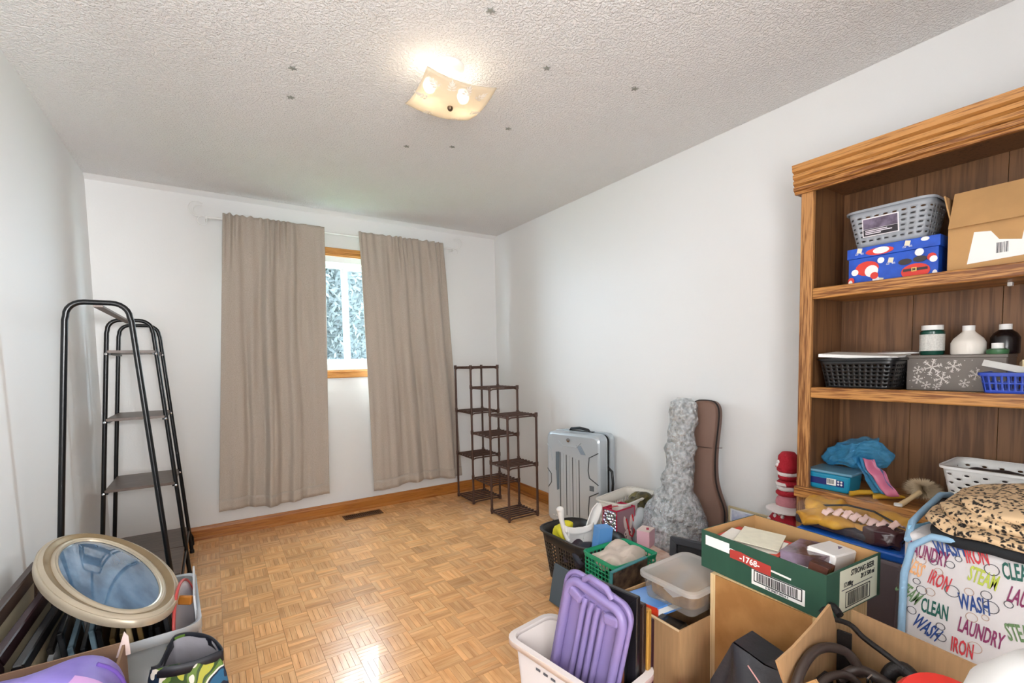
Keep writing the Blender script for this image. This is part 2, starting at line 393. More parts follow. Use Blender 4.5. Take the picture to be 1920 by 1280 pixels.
nb = B(); nb.box((-0.58, NY - 0.05, H / 2), (0.1, 0.1, H)); nb.box((1.37, NY - 0.05, H / 2), (1.98, 0.1, H)); nb.box((-0.08, NY - 0.05, 2.25), (0.92, 0.1, 0.4))  # doorway gap made for the added fill lamp
struct(nb.build('wall_front', WALL))
# unseen box added behind that doorway: floor, walls and ceiling that close it off from the sky
hb = B(); hb.box((-0.1, -1.3, -0.05), (1.8, 1.3, 0.1)); hb.box((-0.1, -1.3, 2.47), (1.8, 1.3, 0.1)); hb.box((-1.0, -1.3, 1.2), (0.1, 1.3, 2.5)); hb.box((0.8, -1.3, 1.2), (0.1, 1.3, 2.5)); hb.box((-0.1, -1.95, 1.2), (1.8, 0.1, 2.5))
struct(hb.build('wall_sky_block', WALL))
# smooth cove strip where ceiling meets the far and side walls
struct(B().add([(LX, DY, 2.415), (RX, DY, 2.415), (RX, DY - .012, 2.422), (LX, DY - .012, 2.422), (RX, DY - .045, 2.4399), (LX, DY - .045, 2.4399)], [(0, 3, 2, 1), (3, 5, 4, 2)]).build('trim_1', M('cove_plaster', '#e4e4e4', 0.6)))
OAKX = oak('baseboard_oak_x', '#b06f2c', '#8f5018', 'x', 0.6); OAKY = oak('baseboard_oak_y', '#b06f2c', '#8f5018', 'y', 0.6)
prof = [(0, 0), (0.022, 0), (0.022, 0.012), (0.016, 0.022), (0.012, 0.024), (0.012, 0.07), (0.008, 0.08), (0.006, 0.092), (0, 0.095)]
b = B(); b.prism([(-q[0], q[1]) for q in prof][::-1], (LX, DY, 0), (0, 1, 0), (0, 0, 1), -(RX - LX)); struct(b.build('baseboard_back', OAKX))
b = B(); b.prism([(-q[0], q[1]) for q in prof][::-1], (RX, DY, 0), (1, 0, 0), (0, 0, 1), -(DY - NY)); 
b = B(); b.prism([(q[0], q[1]) for q in prof], (RX, NY, 0), (-1, 0, 0), (0, 0, 1), -(DY - NY)); struct(b.build('baseboard_right', OAKY))
b = B(); b.prism([(-q[0], q[1]) for q in prof][::-1], (LX, NY, 0), (-1, 0, 0), (0, 0, 1), -(DY - NY)); struct(b.build('baseboard_left', OAKY))

# window
win = struct(thing('window_1', None, None, (0, DY, 0)))
OAKW = oak('casing_oak', '#c98d4b', '#a5682b', 'x', 0.6); OAKWZ = oak('casing_oak_z', '#c98d4b', '#a5682b', 'z', 0.6)
for z, zz in ((WZ0, -1), (WZ1, 1)):
    b = B(); cx = (WX0 + WX1) / 2; L = WX1 - WX0 + 0.13
    b.box((cx, -0.007, z + zz * 0.033), (L, 0.014, 0.066)); b.box((cx, -0.016, z + zz * 0.050), (L, 0.008, 0.026)); b.box((cx, -0.016, z + zz * 0.016), (L, 0.006, 0.010)); b.build('casing', OAKW, win, bevel=0.002)
for x, xx in ((WX0, -1), (WX1, 1)):
    b = B(); b.box((x + xx * 0.033, -0.007, (WZ0 + WZ1) / 2), (0.066, 0.014, WZ1 - WZ0)); b.box((x + xx * 0.05, -0.016, (WZ0 + WZ1) / 2), (0.026, 0.008, WZ1 - WZ0)); b.build('casing', OAKWZ, win, bevel=0.002)
def rectframe(x0, x1, z0, z1, bw, y, d, name, mat, parent):
    b = B(); b.box(((x0 + x1) / 2, y, z0 + bw / 2), (x1 - x0, d, bw)); b.box(((x0 + x1) / 2, y, z1 - bw / 2), (x1 - x0, d, bw))
    b.box((x0 + bw / 2, y, (z0 + z1) / 2), (bw, d, z1 - z0 - 2 * bw)); b.box((x1 - bw / 2, y, (z0 + z1) / 2), (bw, d, z1 - z0 - 2 * bw)); return b.build(name, mat, parent, bevel=0.002)
rectframe(WX0, WX1, WZ0, WZ1, 0.045, 0.075, 0.13, 'window_frame', VINYL, win)
GL = clear_plastic('window_glass', '#dfeef2', 0.06, 0.02)
for (a, c, y) in ((WX0 + 0.045, 0.96, 0.055), (0.93, WX1 - 0.045, 0.095)):
    s_ = rectframe(a, c, WZ0 + 0.045, WZ1 - 0.045, 0.042, y, 0.03, 'sash', VINYL, win)
    B().box(((a + c) / 2, y, (WZ0 + WZ1) / 2), (c - a - 0.08, 0.004, WZ1 - WZ0 - 0.17)).build('pane', GL, s_)
B().box((0.93, 0.036, 1.62), (0.012, 0.01, 0.09)).build('latch', WHITE, win, bevel=0.002)

# outside: leafy tree and the neighbour's grey wall
def tree(x, y, r, zc, n, seed, label):
    t = thing('garden_tree', label, 'tree', (x, y, -2.5), 0, 'trees outside the window')
    B().tube([(0, 0, 0), (0.05, 0.02, 1.6), (-0.04, 0.0, 3.2), (0.03, 0, 5.0)], [0.13, 0.11, 0.09, 0.05], 10).build('trunk', M('bark', '#4c4034', 0.9, bump=0.5, bscale=30), t)
    rr = random.Random(seed); b = B()
    for i in range(n):
        d = Vector((rr.gauss(0, 1), rr.gauss(0, 1), rr.gauss(0, 1))).normalized() * (r * rr.uniform(0.3, 1) ** 0.6); d.z *= 1.2
        c = Vector((0, 0, zc + 2.5)) + d; a = Vector((rr.gauss(0, 1), rr.gauss(0, 1), rr.gauss(0, 1))).normalized(); e = a.orthogonal().normalized(); s = rr.uniform(0.035, 0.07)
        b.add([c - a * s, c + e * s * 0.45, c + a * s, c - e * s * 0.45], [(0, 1, 2, 3)])
    lf = b.build('foliage', M('leaf_green', '#161e1d', 0.8, color2='#0d1212', vscale=3), t); lf['kind'] = 'stuff'
tree(0.6, 7.3, 1.45, 1.9, 38000, 3, 'dense green leafy tree seen through the left window pane')
tree(3.3, 9.6, 2.0, 1.6, 42000, 4, 'green leafy tree seen through the right window pane')
gp = thing('lawn', 'green lawn below the window outside', 'lawn', (2, 12, -2.5)); B().box((0, 0, -0.05), (30, 15, 0.1)).build('ground', M('grass', '#4d6b3c', 0.9, var=0.3), gp)

# ------------------------------------------------------------------ curtain rod and curtains
rod = thing('curtain_rod', 'thin white curtain rod with curled wire finials above the window', 'curtain rod', (0, DY, 0))
B().tube([(0.02, -0.074, 2.258), (1.86, -0.074, 2.258)], 0.007, 10).build('rod', WHITE, rod, smooth=1)
for s_, x in ((-1, 0.03), (1, 1.85)):
    pts1 = [(x + s_ * 0.02, -0.074, 2.258)] + [(x + s_ * (0.06 + 0.05 * math.sin(a)), -0.074, 2.258 - 0.0 + 0.05 - 0.05 * math.cos(a)) for a in [k * 0.35 for k in range(12)]]
    pts2 = [(x + s_ * 0.02, -0.074, 2.258)] + [(x + s_ * (0.035 + 0.028 * math.sin(a)), -0.074, 2.258 - 0.028 + 0.028 * math.cos(a)) for a in [k * 0.45 for k in range(12)]]
    pts3 = [(x + s_ * 0.02, -0.074, 2.258)] + [(x + s_ * (0.045 + 0.038 * math.sin(a)), -0.074, 2.258 + 0.038 - 0.038 * math.cos(a)) for a in [k * 0.4 for k in range(10)]]
    b = B()
    for p_ in (pts1, pts2, pts3): b.tube(p_, 0.003, 6)
    b.build('finial', WHITE, rod, smooth=1)
    B().box((x + s_ * 0.01, -0.045, 2.25), (0.012, 0.09, 0.018)).build('bracket', WHITE, rod)
def linen():
    m = M('linen_fabric', '#c0b4a8', 0.9, color2='#b0a496', vscale=260, sheen=0.2)
    t = m.node_tree; b = t.nodes['Principled BSDF']
    tl = t.nodes.new('ShaderNodeBsdfTranslucent'); tl.inputs[0].default_value = (*hx('#b3a28e'), 1)
    mx = t.nodes.new('ShaderNodeMixShader'); mx.inputs[0].default_value = 0.08; o = t.nodes['Material Output']
    t.links.new(b.outputs[0], mx.inputs[1]); t.links.new(tl.outputs[0], mx.inputs[2]); t.links.new(mx.outputs[0], o.inputs[0]); return m
LIN = linen()
def curtain(label, top, bot, ztop, zbot, folds, seed, flatr):
    """top/bot: (x0,x1) ends; folds: list of (u, width, depth)"""
    t = thing('curtain', label, 'curtain', (0, DY, 0), 0, None)
    rr = random.Random(seed)
    def f(u, v):
        x = (top[0] + (top[1] - top[0]) * u) * v + (bot[0] + (bot[1] - bot[0]) * u) * (1 - v)
        if bot is not None: pass
        dep = 0.0
        def sg(x): return 1 / (1 + math.exp(-max(-30, min(30, x))))
        wob = 0.03 * noise.noise(Vector((v * 2.2, seed, 0)))
        k_ = (0.30 + 0.80 * (1 - v) ** 0.55) * min(1, (1.0 - v) * 9 + 0.10)
        for a, b_, dp, sl in folds:
            sh = sl * (1 - v) + wob
            dep += 1.35 * dp * sg((u - a - sh) / 0.010) * sg((b_ + sh - u) / 0.010) * (0.9 + 0.35 * math.sin(PI * max(0, min(1, (u - a) / (b_ - a)))))
        dep *= k_
        gather = 0.013 * math.sin(u * 85 + 3 * math.sin(u * 13)) * max(0, (v - 0.80) / 0.20) ** 0.8 * (1 - flatr(u))
        ruff = 0.008 * noise.noise(Vector((u * 18, v * 3, seed))) * 1.3
        z = zbot + (ztop - zbot) * v
        if v > 0.985: z += 0.012 * noise.noise(Vector((u * 25, 5, seed))) * (1 - flatr(u))
        y = -0.098 - dep - gather - ruff - 0.012 * noise.noise(Vector((u * 5, v * 2.2, seed + 9))) 
        y -= 0.012 * noise.noise(Vector((u * 11, v * 1.1, seed + 3))) * (1 - v * 0.5)
        bottomwave = 0.012 * math.sin(u * 7 + seed) * (1 - v) ** 4
        return Vector((x, y, z + bottomwave))
    B().grid(f, 170, 110).build('panel', LIN, t, smooth=1, solid=0.002)
    # hem fold at the bottom
    B().grid(lambda u, v: f(u, 0.0 + v * 0.04) + Vector((0, -0.0025, 0)), 170, 3).build('hem', LIN, t, smooth=1, solid=0.0015)
    return t
curtain('wider beige linen curtain left of the window gap, hanging lower at its left', (0.115, 0.775), (-0.004, 0.722), 2.292, 0.205,
        [(-0.2, 0.18, 0.030, 0.04), (0.22, 0.33, 0.022, 0.05), (0.36, 0.47, 0.050, 0.05), (0.60, 0.70, 0.028, 0.03), (0.76, 1.2, 0.016, 0.0)], 1, lambda u: max(0, min(1, (u - 0.72) * 8)))
curtain('narrower beige linen curtain right of the window gap, beside the plant stand', (1.03, 1.765), (1.062, 1.885), 2.292, 0.19,
        [(-0.2, 0.30, 0.028, 0.03), (0.38, 0.50, 0.042, 0.02), (0.53, 0.68, 0.030, 0.04), (0.75, 0.90, 0.045, 0.0)], 4, lambda u: max(0, min(1, (0.4 - u) * 8)) * 0.5)

# ------------------------------------------------------------------ ceiling lamp
lamp = thing('ceiling_lamp', 'square frosted glass ceiling lamp with etched leaves and two bulbs', 'lamp', (0.862, 1.83, H))
PORC = M('white_enamel', '#efeae4', 0.35)
B().lathe([(0.062, 0), (0.062, -0.006), (0.058, -0.014), (0.05, -0.03), (0.03, -0.036), (0.0, -0.037)], 32).build('canopy', PORC, lamp, smooth=1)
B().lathe([(0.007, -0.03), (0.007, -0.165)], 12).build('stem', PORC, lamp, smooth=1)
B().lathe([(0.0, -0.158), (0.011, -0.162), (0.012, -0.168), (0.008, -0.176), (0.0, -0.18)], 16).build('finial', M('bronze', '#6b5a49', 0.35, metal=0.8), lamp, smooth=1)
GLM = bpy.data.materials.new('frosted_lamp_glass'); GLM.use_nodes = True; t = GLM.node_tree; t.nodes.clear()
o_ = t.nodes.new('ShaderNodeOutputMaterial'); tl = t.nodes.new('ShaderNodeBsdfTranslucent'); tp = t.nodes.new('ShaderNodeBsdfTransparent'); gs = t.nodes.new('ShaderNodeBsdfPrincipled')
gs.inputs['Base Color'].default_value = (*hx('#e9e0cf'), 1); gs.inputs['Roughness'].default_value = 0.25; tl.inputs[0].default_value = (*hx('#f3e7d0'), 1)
m1 = t.nodes.new('ShaderNodeMixShader'); m1.inputs[0].default_value = 0.45; m2 = t.nodes.new('ShaderNodeMixShader'); m2.inputs[0].default_value = 0.25
t.links.new(tl.outputs[0], m1.inputs[1]); t.links.new(gs.outputs[0], m1.inputs[2]); t.links.new(m1.outputs[0], m2.inputs[1]); t.links.new(tp.outputs[0], m2.inputs[2]); t.links.new(m2.outputs[0], o_.inputs[0])
sh = thing('x', None, None); bpy.data.objects.remove(sh)
def shade(u, v):
    x, y = (u - 0.5) * 0.285, (v - 0.5) * 0.285
    k = (x * x + y * y) / (0.2 ** 2)
    return Vector((x, y, -0.158 + 0.040 * k))
shd = B().grid(shade, 20, 20).build('shade', GLM, lamp, smooth=1, solid=0.004, rot=(0, 0, -0.06))
LEAF = M('etched_leaf', '#f4efe4', 0.9)
for (lx, ly, a) in ((-0.085, -0.085, 0.6), (-0.03, -0.095, 1.3), (0.03, -0.095, 1.6), (0.085, -0.08, 2.2), (-0.1, 0.0, 0.0), (0.1, 0.02, 3.1), (-0.05, 0.1, -1.2), (0.06, 0.1, -1.8)):
    b = B()
    for k in range(7):
        an = a + PI + (k - 3) * 0.42; ln = 0.03 - 0.003 * abs(k - 3); c = Vector((lx, ly, 0)) + Vector((math.cos(a + PI), math.sin(a + PI), 0)) * (0.008 * (3 - abs(k - 3)))
        dd = Vector((math.cos(an), math.sin(an), 0)); pp = Vector((-dd.y, dd.x, 0)) * 0.005
        q = [c, c + dd * ln * 0.5 + pp, c + dd * ln, c + dd * ln * 0.5 - pp]
        q = [Vector((p.x, p.y, -0.158 + 0.04 * ((p.x ** 2 + p.y ** 2) / 0.04) - 0.0035)) for p in q]; b.add(q, [(0, 3, 2, 1)])
    b.build('leaf_motif', LEAF, shd)
BM = M('lamp_bulb', (1.0, 0.86, 0.68), 0.3, emit=BULB)
for sx in (-1, 1):
    B().lathe([(0.0, -0.02), (0.014, -0.02), (0.014, 0.012), (0.0, 0.012)], 16).build('socket', PORC, lamp, loc=(sx * 0.035, 0.03, -0.075), rot=(0, sx * PI / 2, 0), smooth=1)
    B().blob((0, 0, 0), (0.052, 0.052, 0.06), nu=16, nv=10).build('bulb', BM, lamp, loc=(sx * 0.075, 0.03, -0.085), smooth=1)
B().box((0, 0.03, -0.06), (0.1, 0.012, 0.012)).build('cross_bar', PORC, lamp)
STAR = M('faded_star_plastic', '#8e9088', 0.6)
for (x, y, a, w_) in ((0.331, 2.179, 0.2, 'left of the lamp, nearer the camera of the left pair'), (0.354, 2.416, 0.9, 'left of the lamp, nearer the window of the left pair'), (0.958, 2.611, 0.4, 'between lamp and window, left one of two'), (1.176, 2.482, 0.1, 'between lamp and window, right one of two'), (1.334, 2.139, 0.7, 'just right of and beyond the lamp shade'), (1.204, 1.621, 0.3, 'right of the lamp canopy'), (0.853, 1.467, 1.0, 'nearest the top edge of the photo above the lamp'), (1.623, 1.529, 0.5, 'furthest right of the lamp, nearest the right wall')):
    poly = [((0.017 if k % 2 == 0 else 0.007) * math.cos(a + k * PI / 5), (0.017 if k % 2 == 0 else 0.007) * math.sin(a + k * PI / 5)) for k in range(10)]
    tag(B().prism(poly, (0, 0, 0.001), (1, 0, 0), (0, 1, 0), 0.003).build('ceiling_star', STAR, loc=(x, y, H - 0.0035)), 'faded grey ceiling star ' + w_, 'sticker', 'stars stuck on the ceiling')

# floor vent
v = thing('floor_vent', 'brown slotted metal floor vent in front of the baseboard', 'vent', (0.965, 3.90, 0.0), -0.0)
VM = M('vent_metal', '#6d4b2c', 0.4, metal=0.5)
b = B(); b.box((0, -0.048, 0.003), (0.30, 0.016, 0.006)); b.box((0, 0.048, 0.003), (0.30, 0.016, 0.006)); b.box((-0.143, 0, 0.003), (0.014, 0.08, 0.006)); b.box((0.143, 0, 0.003), (0.014, 0.08, 0.006)); b.box((0, 0, 0.003), (0.28, 0.006, 0.004)); b.build('frame', VM, v)
B().box((0, 0, 0.0008), (0.28, 0.09, 0.0008)).build('duct_dark_sheet', INK, v)  # black sheet stands in for the darkness inside the duct
for k in range(18): B().box((-0.128 + k * 0.015, 0, 0.003), (0.005, 0.084, 0.003)).build('slat', VM, v)

# ------------------------------------------------------------------ plant stand
PS = M('brown_plastic_wood', '#4e3226', 0.5, var=0.25, vscale=30)
ps = thing('plant_stand', 'dark brown three-column stepped plant stand with slatted shelves in the far corner', 'plant stand', (1.957, 3.46, 0))
X0, X1 = -0.132, 0.132
cols = [(0.45, 0.15, 1.19), (0.15, -0.17, 1.02), (-0.17, -0.44, 0.814)]
legs = [(0.45, 1.19), (0.15, 1.19), (-0.17, 1.02), (-0.44, 0.814)]
for y, hgt in legs:
    for x in (X0, X1):
        b = B(); b.tube([(x, y, 0), (x, y, hgt)], 0.0095, 8); b.build('leg', PS, ps, smooth=1)
        for (ya, yb, zt) in cols:
            if y in (ya, yb):
                for z in [zt - 0.39 * k for k in range(4) if zt - 0.39 * k > 0.02]: B().tube([(x, y, z - 0.02), (x, y, z + 0.012)], 0.0125, 8).build('joint_collar', PS, ps, smooth=1)
for (ya, yb, zt) in cols:
    for z in [zt - 0.39 * k for k in range(4) if zt - 0.39 * k > 0.0]:
        z = max(z, 0.03); sh_ = B()
        for x in (X0, X1): sh_.tube([(x, ya, z - 0.012), (x, yb, z - 0.012)], 0.007, 8)
        for y in (ya, yb):
            sh_.tube([(X0, y, z - 0.035), (X0 + 0.012, y, z - 0.018), (X0 + 0.035, y, z - 0.012), (X1 - 0.035, y, z - 0.012), (X1 - 0.012, y, z - 0.018), (X1, y, z - 0.035)], 0.006, 8)
        sr = sh_.build('shelf_rails', PS, ps, smooth=1)
        for k in range(6):
            y = ya + (yb - ya) * (k + 0.6) / 6.2
            B().box((0, y, z - 0.002), (X1 - X0 + 0.012, 0.017, 0.008)).build('slat', PS, sr, bevel=0.0015)

# ------------------------------------------------------------------ black garment rack with shelves
rk = thing('garment_rack', 'black tubular A-frame garment rack with brown shelves by the left wall', 'clothes rack', (-0.36, 3.2, 0))
LAM = M('brown_laminate', '#6b5a50', 0.4, color2='#574840', vscale=30, stretch=(0.3, 3, 1))
def uframe(y, top, wt, wb, hh, foot):
    pts = []; r = 0.055
    L, Rr = -wt / 2, wt / 2
    pts.append((-wb / 2, y, 0.012)); pts.append((L - (wb - wt) / 2 * 0.04, y, hh - r * 1.3))
    for k in range(7):
        a = PI - k * PI / 12; pts.append((L + r + r * math.cos(a), y, hh - r + r * math.sin(a)))
    for k in range(7):
        a = PI / 2 - k * PI / 12; pts.append((Rr - r + r * math.cos(a), y, hh - r + r * math.sin(a)))
    pts.append((Rr + (wb - wt) / 2 * 0.04, y, hh - r * 1.3)); pts.append((wb / 2, y, 0.012))
    b = B(); b.tube(pts, 0.0105, 12); o = b.build('frame_tube', BLACKM, rk, smooth=1)
    B().lathe([(0.0, 0.0), (0.014, 0.0), (0.013, 0.02)], 12, (-wb / 2, y, 0)).build('foot_cap', BLACKP, o, smooth=1)
    B().lathe([(0.0, 0.0), (0.014, 0.0), (0.013, 0.02)], 12, (wb / 2, y, 0)).build('foot_cap', BLACKP, o, smooth=1)
    return o
def wid(z): return 0.19 + (0.39 - 0.19) * (1 - z / 1.49)
YF = (-0.68, 0.2, 0.60)
for y in YF: uframe(y, 0, 0.19, 0.39, 1.492, 0)
B().box((0, (YF[0] + YF[1]) / 2, 1.478), (0.03, YF[1] - YF[0], 0.008)).build('hanging_bar', LAM, rk)
for z in (1.32, 0.95, 0.56):
    ww = wid(z); sh_ = B().box((0, 0.4, z), (ww - 0.01, 0.42, 0.015)).build('shelf', LAM, rk, bevel=0.001)
    for sx in (-1, 1):
        B().box((sx * (ww / 2 - 0.012), 0.4, z - 0.012), (0.012, 0.40, 0.012)).build('shelf_bracket', BLACKM, sh_)
        for y in (0.2, 0.6): B().lathe([(0.0065, 0), (0.0065, 0.004), (0.0, 0.006)], 10).build('screw', CHROME, sh_, loc=(sx * ww / 2, y - 0.011, z - 0.012), rot=(PI / 2, 0, 0), smooth=1)
z = 0.17; ww = wid(z)
for (ya, yb) in ((-0.68, -0.24), (-0.235, 0.205), (0.21, 0.61)):
    B().box((0, (ya + yb) / 2, z), (ww - 0.012, yb - ya - 0.003, 0.015)).build('bottom_board', LAM, rk, bevel=0.001)
for sx in (-1, 1):
    B().tube([(sx * (ww / 2), -0.68, z - 0.02), (sx * (ww / 2), 0.6, z - 0.02)], 0.007, 8).build('bottom_rail', BLACKM, rk, smooth=1)
    B().tube([(sx * ww / 2, 0.6, 0.15), (sx * (ww / 2 + 0.02), 0.61, 0.1), (sx * (ww / 2 + 0.02), 0.61, 0.05), (sx * (ww / 2), 0.6, 0.03)], 0.006, 8).build('hook', BLACKM, rk, smooth=1)

# ------------------------------------------------------------------ suitcase
SILV = M('silver_polycarbonate', '#b9c1c7', 0.28, metal=0.35, bump=0.03, bscale=300)
SILD = M('dark_groove', '#2b3238', 0.5)
sc = thing('suitcase', 'large silver hard-shell suitcase with black zip band against the right wall', 'suitcase', (2.172, 2.588, 0), 0.234)
w2, dd, z0 = 0.468, 0.20, 0.05
def shell(xa, xb, name, inset):
    b = B(); hh = 0.665; n = 8
    pr = rrect(w2, hh, 0.045, 6); prf = rrect(w2 - 0.03, hh - 0.03, 0.04, 6)
    k = len(pr); xs = (xa, xa + (xb - xa) * 0.85, xb) if inset > 0 else (xb, xb - (xb - xa) * 0.85, xa)
    rings = []
    for q, x in ((pr, xs[0]), (pr, xs[1]), (prf, xs[2])): rings.append([(x, a, c + z0 + hh / 2) for a, c in q])
    vs = [p for rg in rings for p in rg]
    fs = [(i * k + j, i * k + (j + 1) % k, (i + 1) * k + (j + 1) % k, (i + 1) * k + j) for i in range(2) for j in range(k)] + [tuple(range(k)), tuple(2 * k + j for j in range(k))]
    b.add(vs, fs)
    return b.build(name, SILV, sc, smooth=35, bevel=0.004, seg=2)
fs_ = shell(-0.10, -0.01, 'front_shell', -1); bs_ = shell(0.028, 0.10, 'back_shell', 1)
b = B(); pr = rrect(w2 - 0.012, 0.653, 0.042, 6)
b.prism(pr, (-0.012, 0, z0 + 0.3325), (0, 1, 0), (0, 0, 1), -0.042); b.build('zip_band', BLACKF, sc)
XF = -0.1005
for k in range(7):
    y = 0.105 - k * 0.028; B().tube([(XF, y, 0.12), (XF, y, 0.57 - 0.006 * k)], 0.0028, 6).build('rib', SILV if k % 2 else SILD, fs_, smooth=1)
def gro(pts, r=0.0035, m=SILD): B().tube([(XF, y, z) for y, z in pts], r, 6).build('groove', m, fs_, smooth=1)
gro([(-0.225, 0.60), (-0.15, 0.56), (-0.14, 0.47), (-0.15, 0.42), (-0.225, 0.38)]); gro([(-0.225, 0.33), (-0.15, 0.29), (-0.14, 0.2), (-0.14, 0.12)])
gro([(0.225, 0.62), (0.19, 0.58), (0.18, 0.5)], 0.003, SILV); gro([(0.225, 0.44), (0.19, 0.4), (0.19, 0.34), (0.22, 0.3)], 0.003); gro([(0.12, 0.655), (0.08, 0.62), (-0.04, 0.62), (-0.08, 0.655)], 0.004, SILV)
B().prism([(-0.1, 0), (-0.06, 0), (-0.02, 0.06), (-0.06, 0.06)], (XF - 0.001, -0.02, 0.575), (0, 1, 0), (0, 0, 1), -0.003).build('corner_patch', M('grey_blue_patch', '#7f8c98', 0.5), fs_)
B().lathe([(0, 0), (0.016, 0), (0.014, 0.004), (0.0, 0.005)], 20).build('badge', CHROME, fs_, loc=(XF, 0.03, 0.665), rot=(0, -PI / 2, 0), smooth=1)
B().prism([(0, 0), (0.02, -0.01), (0.025, 0.13), (0.03, 0.14), (0.028, 0.27), (-0.005, 0.275), (0.0, 0.14)], (XF - 0.0042, 0.115, 0.30), (0, 1, 0), (0, 0, 1), -0.001).build('scuff', M('scuff_grey', '#59646c', 0.8), fs_)
B().box((XF, -0.17, 0.35), (0.004, 0.035, 0.035)).build('side_badge', M('dark_grey_badge', '#555b60', 0.5), fs_)
for k in range(4): B().box((XF - 0.001, 0.17 - k * 0.028, 0.1), (0.002, 0.013, 0.004)).build('vent_slot', WHITE, fs_)
B().tube([(0.0, 0.09, 0.715), (-0.002, 0.075, 0.735), (0, 0, 0.742), (-0.002, -0.075, 0.735), (0.0, -0.09, 0.715)], [0.009, 0.009, 0.011, 0.009, 0.009], 10).build('top_handle', BLACKP, sc, smooth=1)
B().box((0.03, 0.0, 0.716), (0.03, 0.2, 0.008)).build('trolley_handle', BLACKP, sc, bevel=0.003)
B().tube([(0.015, -0.232, 0.48), (0.012, -0.262, 0.46), (0.012, -0.268, 0.38), (0.012, -0.262, 0.30), (0.015, -0.232, 0.28)], 0.009, 10).build('side_handle', BLACKP, sc, smooth=1)
for sx, sy in ((-0.06, -0.19), (-0.06, 0.19), (0.06, -0.19), (0.06, 0.19)):
    wl = B().lathe([(0.0, -0.01), (0.024, -0.01), (0.025, 0), (0.024, 0.01), (0, 0.01)], 20).build('wheel', BLACKP, sc, loc=(sx, sy, 0.025), rot=(0, PI / 2, 0.3), smooth=1)
    B().box((sx, sy, 0.05), (0.035, 0.035, 0.02)).build('wheel_housing', BLACKP, sc, bevel=0.005)

# ------------------------------------------------------------------ brown gig bag and bubble-wrapped guitar
GB = M('brown_nylon', '#75594c', 0.62, bump=0.08, bscale=180)
gbg = thing('gig_bag', 'brown padded guitar gig bag leaning on the right wall behind the wrapped guitar', 'guitar bag', (2.218, 1.60, 0), 0, None, (0, 0.04, 0.0))
# outline of the case in its own plane (width, height), extruded with rounded edges
def guitar_outline(s=1.0):
    pts = [(0.0, 0.0), (0.11, 0.01), (0.165, 0.06), (0.18, 0.13), (0.165, 0.20), (0.13, 0.26), (0.118, 0.31), (0.125, 0.36), (0.12, 0.42), (0.085, 0.50), (0.065, 0.58), (0.062, 0.72), (0.075, 0.86), (0.078, 0.95), (0.055, 0.995), (0.0, 1.0)]
    full = pts + [(-a, c) for a, c in pts[::-1][1:-1]]
    return [(a * s, c) for a, c in full]
def puffy(poly, th, mi=0, n=6, edge=0.3):
    """inflate outline into a rounded solid; local y = width, z = height, x = thickness"""
    b = B(); k = len(poly); cx = 0
    rings = []
    for i in range(n + 1):
        a = -PI / 2 + PI * i / n; x = math.sin(a) * th / 2; s = 1 - edge * (1 - math.cos(a)) * 0.35
        ring = []
        for (p, q) in poly: ring.append((x, p * s, 0.5 + (q - 0.5) * (1 - (1 - s) * 0.12)))
        rings.append(ring)
    vs = [p for r_ in rings for p in r_]
    fs = [(i * k + j, i * k + (j + 1) % k, (i + 1) * k + (j + 1) % k, (i + 1) * k + j) for i in range(n) for j in range(k)] + [tuple(range(k))[::-1], tuple(n * k + j for j in range(k))]
    return b.add(vs, fs)
ol = guitar_outline()
def smooth_poly(p, it=2):
    for _ in range(it):
        q = []
        for i in range(len(p)):
            a, c = p[i], p[(i + 1) % len(p)]; q += [(a[0] * .75 + c[0] * .25, a[1] * .75 + c[1] * .25), (a[0] * .25 + c[0] * .75, a[1] * .25 + c[1] * .75)]
        p = q
    return p
ols = smooth_poly(ol)
gp_ = puffy(ols, 0.105, n=8, edge=0.45).build('case_body', GB, gbg, smooth=60, rot=(0, 0, 0.28))
for xz in (-0.022, -0.034):
    B().tube([(xz, a * 1.003, 0.5 + (c - 0.5) * 1.002) for a, c in ols], 0.003 if xz > -0.03 else 0.0015, 6, closed=True).build('piping' if xz < -0.03 else 'zip', M('dark_zip', '#1d1513', 0.5), gp_, smooth=1)
B().box((0, 0.066, 0.70), (0.02, 0.006, 0.03)).build('zip_pull', BLACKP, gp_)
B().tube([(0.02, -0.083, 0.74), (-0.06, -0.05, 0.745), (-0.064, 0.05, 0.745), (0.02, 0.083, 0.74)], 0.002, 6).build('seam', M('seam_brown', '#46332c', 0.7), gp_)

